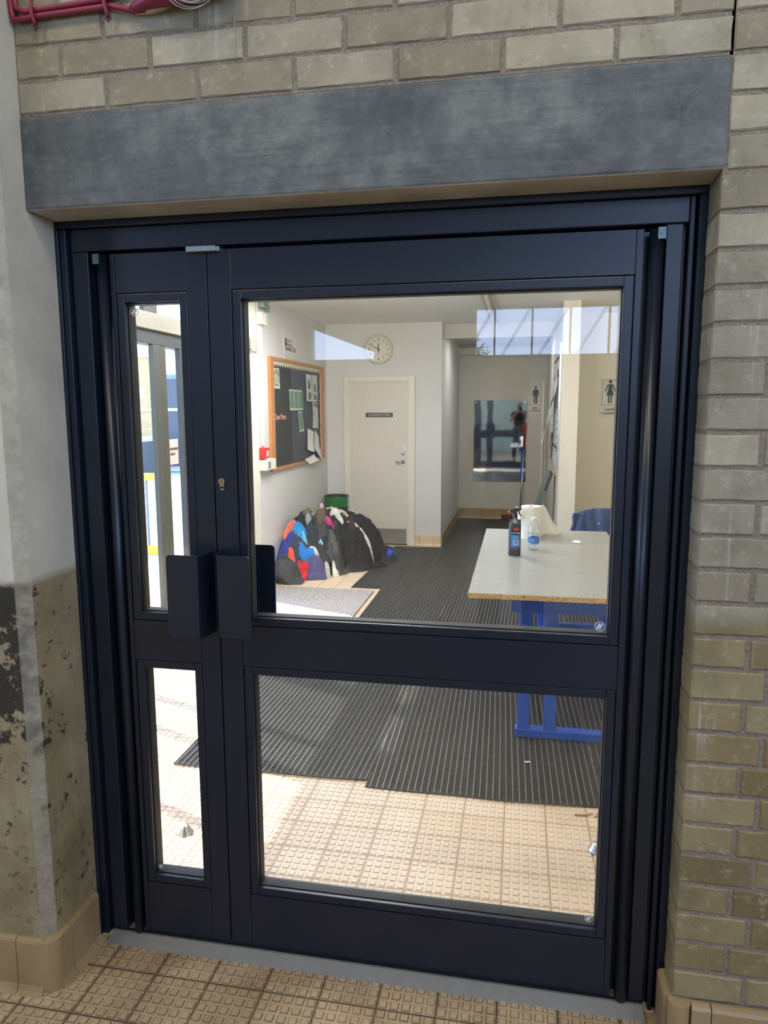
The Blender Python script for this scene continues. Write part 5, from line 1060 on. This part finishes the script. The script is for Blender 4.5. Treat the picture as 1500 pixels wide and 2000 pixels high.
garment('black_trousers', 'black trousers bunched along the front of the heap', 'trousers', (32, 33, 38), -.42, 4.92, .20, .11, 0.55, 0.03)
garment('black_bag', 'black drawstring bag at the front right foot of the heap', 'bag', (28, 28, 32), -.32, 4.98, .12, .10, 0.6, 0.06)
garment('black_hoodie', 'black hoodie at the upper left of the heap', 'hoodie', (34, 34, 34), -.86, 4.80, .11, .20, 0.0, 0.05, 1.2)
garment('black_hoodie', 'black hoodie in the lower left middle of the heap', 'hoodie', (44, 46, 54), -.72, 4.66, .15, .15, 0.2, 0.03)
garment('grey_black_jacket', 'soft black jacket with pale flecks at the foot of the heap', 'jacket', (46, 46, 50), -.62, 4.66, .12, .13, 0.3, 0.02)
garment('navy_leggings', 'navy grey leggings near the left foot of the heap', 'leggings', (50, 54, 74), -.76, 4.50, .13, .11, 0.2, 0.03)
garment('dark_shorts', 'dark grey shorts spread on the floor at the near left of the heap', 'shorts', (58, 60, 66), -.80, 4.30, .135, .10, 0.15, 0.03, 0.6)
garment('dark_vest', 'black vest crumpled above the dark grey shorts', 'vest', (40, 42, 46), -.86, 4.36, .07, .08, 0.1, 0.005)
garment('blue_jacket', 'royal blue jacket at the left side of the heap', 'jacket', (36, 52, 134), -.880, 4.48, .08, .155, 0.0, 0.085, 0.6)
garment('orange_lining', 'coral orange sleeve lying over the royal blue jacket', 'sleeve', (232, 108, 84), -.880, 4.585, .022, .10, -0.35, 0.105, 0.3)
garment('orange_cuff', 'bright orange cuff below the royal blue jacket', 'cuff', (236, 92, 70), -.795, 4.375, .035, .03, 0.5, 0.10, 0.3)
garment('pink_shirt', 'pink shirt at the upper left of the bright clothes', 'shirt', (232, 120, 140), -.875, 4.66, .05, .05, 0.2, 0.075, 0.6)
garment('sky_blue_shirt', 'sky blue shirt right of the pink shirt', 'shirt', (40, 138, 200), -.80, 4.63, .065, .075, -0.3, 0.065, 0.7)
garment('pale_blue_sleeve', 'pale blue sleeve trailing from the sky blue shirt', 'sleeve', (120, 176, 206), -.735, 4.59, .06, .025, -0.7, 0.06, 0.3)
garment('blue_shirt', 'bright blue shirt low in the front of the heap', 'shirt', (36, 122, 196), -.695, 4.52, .085, .04, 0.15, 0.07, 0.5, 0.4)
garment('red_sock', 'red cloth near the left foot of the heap', 'cloth', (206, 40, 56), -.705, 4.44, .045, .055, -0.5, 0.055, 0.4)
garment('purple_swimsuit', 'dusky purple swimsuit on the floor beside the red cloth', 'swimsuit', (82, 76, 118), -.60, 4.48, .10, .060, 0.3, 0.055, 0.6)
garment('white_strap', 'thin white cloth between the red cloth and the purple swimsuit', 'cloth', (222, 220, 216), -.635, 4.545, .07, .012, -0.25, 0.07, 0.2)
garment('pale_sock', 'grey white sock at the foot of the heap right of the purple swimsuit', 'sock', (196, 192, 180), -.50, 4.535, .030, .020, 0.3, 0.04, 0.3)
garment('white_sock', 'white sock at the foot of the heap before the black bag', 'sock', (226, 222, 212), -.44, 4.60, .032, .024, 0.2, 0.05, 0.3)
garment('light_blue_ribbon', 'pale turquoise cloth in the lower middle of the heap', 'cloth', (130, 196, 214), -.59, 4.655, .032, .03, 0.3, 0.06, 0.4)
garment('magenta_sleeve', 'magenta sleeve crossing the charcoal coat', 'sleeve', (186, 50, 112), -.575, 4.90, .075, .032, -0.5, 0.060, 0.3)
garment('olive_cap', 'olive brown furry hat at the top left of the heap', 'hat', (108, 98, 74), -.815, 4.93, .06, .06, 0.2, 0.085, 0.6)
garment('grey_tracksuit', 'grey marl top near the peak of the heap', 'top', (128, 128, 118), -.74, 5.00, .085, .055, 0.5, 0.065, 0.5)
garment('silver_hat', 'round silver grey cap below the olive hat', 'hat', (150, 154, 154), -.765, 4.83, .038, .04, 0.0, 0.07, 0.3)
garment('fur_hood', 'brown fur trimmed hood in the middle of the heap top', 'hood', (96, 84, 66), -.665, 4.92, .06, .055, 0.4, 0.075, 1.3)
garment('pink_scarf', 'pale pink scarf end sticking up at the peak of the heap', 'scarf', (214, 164, 178), -.715, 5.13, .028, .03, 0.4, 0.10, 0.3)
garment('beige_fleece', 'beige fleece on the top right of the heap', 'fleece', (206, 186, 160), -.56, 5.22, .14, .055, 0.15, 0.065, 0.5)
garment('white_trim', 'white trim below the beige fleece', 'cloth', (220, 216, 208), -.545, 5.09, .09, .028, -0.2, 0.065, 0.4)
garment('black_backpack', 'black backpack behind the beige fleece by the green bin', 'backpack', (30, 31, 34), -.58, 5.50, .16, .12, 0.0, 0.10, 0.6)
garment('white_stripe_sleeve', 'sleeve with a white stripe running down the right side of the heap', 'sleeve', (210, 204, 194), -.335, 5.10, .16, .014, -0.12, 0.055, 0.2)
garment('grey_jumper', 'mid grey jumper sleeve across the lower middle of the heap', 'jumper', (84, 84, 86), -.50, 4.78, .10, .05, -0.9, 0.06, 0.8)
garment('dark_blue_hoodie', 'dark blue hoodie between the sky blue shirt and the charcoal coat', 'hoodie', (52, 56, 72), -.70, 4.72, .07, .06, -0.4, 0.055, 1.0)
garment('brown_scarf', 'dark brown scarf over the right middle of the heap', 'scarf', (58, 44, 46), -.42, 5.14, .05, .10, 0.5, 0.055, 1.0)
garment('white_tag', 'small white tag on the black maroon jacket', 'tag', (220, 218, 216), -.33, 4.98, .018, .016, 0.1, 0.065, 0.1)
garment('blue_goggles', 'bright blue swim goggles at the right tip of the heap', 'goggles', (40, 74, 190), -.045, 5.36, .05, .035, 0.5, 0.035, 0.3)
tag(MB().tube([(-.30, 4.93, .02), (-.22, 4.90, .018), (-.12, 4.99, .022), (-.05, 5.09, .02), (-.10, 5.16, .02)], 0.011, 8).build('bag_strap', M('black webbing', (30, 30, 32), 0.8), smooth=True), 'black bag strap trailing onto the floor right of the heap', 'strap')

# ================================================================== PHOTOGRAPHER (standing behind the camera, seen in the mirror)
def skin(nm, verts, edges, radii, mat_, parent=None, root=0, sub=2):
    me = bpy.data.meshes.new(nm); off = wloc(parent) if parent else Vector((0, 0, 0)); me.from_pydata([tuple(Vector(v) - off) for v in verts], edges, []); me.materials.append(mat_)
    o = bpy.data.objects.new(nm, me); COL.objects.link(o)
    if parent: o.parent = parent
    o.modifiers.new('skin', 'SKIN')
    bm = bmesh.new(); bm.from_mesh(me); ly = bm.verts.layers.skin.verify()
    for v, r in zip(bm.verts, radii): v[ly].radius = (r, r) if isinstance(r, float) else r; v[ly].use_root = False
    bm.verts.ensure_lookup_table(); bm.verts[root][ly].use_root = True; bm.to_mesh(me); bm.free()
    q = o.modifiers.new('smooth', 'SUBSURF'); q.levels = sub; q.render_levels = sub
    return o
PX, PY = 1.20, -2.22
skn = M('skin', (178, 132, 112), 0.5, 0, 0.05, 20)
V = [(PX, PY, .95), (PX, PY, 1.12), (PX, PY, 1.30), (PX, PY + .01, 1.42), (PX, PY + .03, 1.50), (PX, PY + .05, 1.56),      # 0-5 spine, neck
     (PX - .17, PY, 1.415), (PX - .26, PY + .06, 1.20), (PX - .125, PY + .27, 1.36), (PX - .065, PY + .325, 1.44),         # 6-9 left arm
     (PX + .17, PY, 1.415), (PX + .28, PY + .06, 1.20), (PX + .165, PY + .27, 1.36), (PX + .105, PY + .325, 1.44),         # 10-13 right arm
     (PX - .10, PY, .90), (PX - .12, PY + .01, .50), (PX - .13, PY - .02, .09), (PX - .14, PY + .12, .04),
     (PX + .10, PY, .90), (PX + .12, PY + .01, .50), (PX + .13, PY - .02, .09), (PX + .14, PY + .12, .04)]
E_ = [(0, 1), (1, 2), (2, 3), (3, 4), (4, 5), (3, 6), (6, 7), (7, 8), (8, 9), (3, 10), (10, 11), (11, 12), (12, 13), (0, 14), (14, 15), (15, 16), (16, 17), (0, 18), (18, 19), (19, 20), (20, 21)]
Rr = [(.15, .11), (.15, .11), (.165, .12), (.13, .095), .055, .05, .06, .045, .033, .027, .06, .045, .033, .027, .085, .055, .04, .04, .085, .055, .04, .04]
PE = skin('person', V, E_, Rr, skn); tag(PE, 'person in a dark t-shirt holding a phone up, seen in the corridor mirror', 'person')
# head with face, ears, hair
mb = MB(); hc = Vector((PX, PY + 0.075, 1.655)); nu, nv = 32, 24
def head(u, v):
    a = 2 * PI * u; b = PI * (v - 0.5); x = 0.073 * math.cos(b) * math.cos(a); y = 0.093 * math.cos(b) * math.sin(a); z = 0.118 * math.sin(b)
    if z < 0: x *= 1 + 1.6 * z; y *= 1 + 0.9 * z
    f = max(0, math.sin(a)) ** 8 * math.cos(b)
    y += 0.022 * f * math.exp(-((z + 0.012) / 0.018) ** 2) * (1 if abs(x) < 0.02 else 0.2); y += 0.008 * f * math.exp(-((z + 0.085) / 0.02) ** 2)
    for sx in (-1, 1): y -= 0.010 * math.exp(-((x - sx * 0.03) / 0.014) ** 2 - ((z - 0.012) / 0.012) ** 2) * (1 if y > 0 else 0)
    return (hc.x + x, hc.y + y, hc.z + z)
mb.grid(head, nu, nv)
for sx in (-1, 1): mb.lathe([(0.0, -0.03), (0.012, -0.022), (0.016, 0.0), (0.015, 0.018), (0.0, 0.03)], (hc.x + sx * 0.073, hc.y - 0.005, hc.z), 10, 0, 0.45, 1.1)
lab(mb.build('head', skn, PE, smooth=True), 'head'); hm = bpy.data.objects[-1] if False else None
Hd = [c for c in PE.children if c.name.startswith('head')][0]
mb = MB(); mb.grid(lambda u, v: (hc.x + 0.0775 * math.cos(PI * (0.06 + 0.44 * v)) * math.cos(2 * PI * u), hc.y - 0.012 + 0.096 * math.cos(PI * (0.06 + 0.44 * v)) * math.sin(2 * PI * u), hc.z + 0.018 + 0.106 * math.sin(PI * (0.06 + 0.44 * v)) - 0.0 * u), 32, 10)
mb.build('hair', M('short grey hair', (96, 94, 92), 0.9, 0, 0.3, 90, 0.6), PE, smooth=True)
mb = MB(); [mb.lathe([(0, -.006), (.007, -.003), (.008, 0), (.007, .003), (0, .006)], (hc.x + sx * 0.03, hc.y + 0.078, hc.z + 0.012), 10, 0, 1.5, 0.8) for sx in (-1, 1)]; mb.build('eyes', M('dark eyes', (40, 32, 30), 0.3), PE)
mb = MB(); mb.tube([(hc.x - .026, hc.y + .070, hc.z - .052), (hc.x, hc.y + .079, hc.z - .050), (hc.x + .026, hc.y + .070, hc.z - .052)], 0.005, 6); mb.build('mouth', M('lips', (140, 84, 78), 0.5), PE, smooth=True)
# clothes: t-shirt with sleeves, trousers, shoes
ts = M('dark t-shirt', (38, 42, 52), 0.9)
skin('t_shirt', [V[0], V[1], V[2], V[3], (PX, PY + .02, 1.465), V[6], (PX - .225, PY + .035, 1.29), V[10], (PX + .235, PY + .035, 1.29)], [(0, 1), (1, 2), (2, 3), (3, 4), (3, 5), (5, 6), (3, 7), (7, 8)],
     [(.165, .122), (.165, .122), (.178, .132), (.142, .106), .068, .074, .062, .074, .062], ts, PE)
skin('trousers', [V[0], V[14], V[15], (PX - .13, PY - .02, .12), V[18], V[19], (PX + .13, PY - .02, .12)], [(0, 1), (1, 2), (2, 3), (0, 4), (4, 5), (5, 6)], [(.155, .118), .098, .07, .058, .098, .07, .058], M('dark trousers', (40, 44, 58), 0.9), PE)
for sx in (-1, 1):
    mb = MB(); mb.box(PX + sx * .13 - .05, PX + sx * .13 + .05, PY - .08, PY + .20, 0.0, 0.085); mb.build('shoe', M('black shoe', (26, 26, 28), 0.5), PE, bevel=0.03, seg=3)
# phone and gripping hands
PHX, PHY, PHZ = PX + 0.032, -1.835, 1.5482
PhO = thing('phone', 'dark phone held upright before the face, seen in the corridor mirror', 'phone', (PHX, PHY, PHZ - 0.06))
MB().box(PHX - 0.038, PHX + 0.038, PHY - 0.004, PHY + 0.004, PHZ - 0.130, PHZ + 0.035).build('phone_body', M('phone dark', (24, 26, 32), 0.25), PhO, bevel=0.006); MB().cyl((PHX, PHY + 0.004, PHZ), (PHX, PHY + 0.0065, PHZ), 0.012, n=20).build('camera_lens', black_m, PhO)
for sx, wi in ((-1, 9), (1, 13)):
    w = Vector(V[wi]); ex = PHX + sx * 0.040
    palm = Vector((ex + sx * 0.022, PHY - 0.022, PHZ - 0.085)); vs = [w, (w + palm) / 2, palm]; ed = [(0, 1), (1, 2)]; rd = [.027, (.030, .017), (.032, .014)]
    o = skin('hand', vs, ed, rd, skn, PE)
    for f in range(4):                           # four fingers curled round the back of the phone
        z_ = PHZ - 0.060 - 0.020 * f; L_ = (1.0, 1.1, 1.03, 0.85)[f]; r_ = (.0085, .0088, .0084, .0075)[f]
        skin('finger', [palm + Vector((0, 0, (1.5 - f) * 0.016)), Vector((ex + sx * .014, PHY + .004, z_)), Vector((ex - sx * .004 * L_, PHY + .014, z_)), Vector((ex - sx * .024 * L_, PHY + .0135, z_ - .002)), Vector((ex - sx * .038 * L_, PHY + .0125, z_ - .003))], [(0, 1), (1, 2), (2, 3), (3, 4)], [r_ * 1.1, r_, r_, r_ * .95, r_ * .8], skn, PE)
    skin('thumb', [palm + Vector((0, -.004, -.012)), Vector((ex + sx * .006, PHY - .018, PHZ - .072)), Vector((ex - sx * .012, PHY - .0145, PHZ - .058)), Vector((ex - sx * .022, PHY - .0135, PHZ - .048))], [(0, 1), (1, 2), (2, 3)], [.012, .0105, .0095, .008], skn, PE)
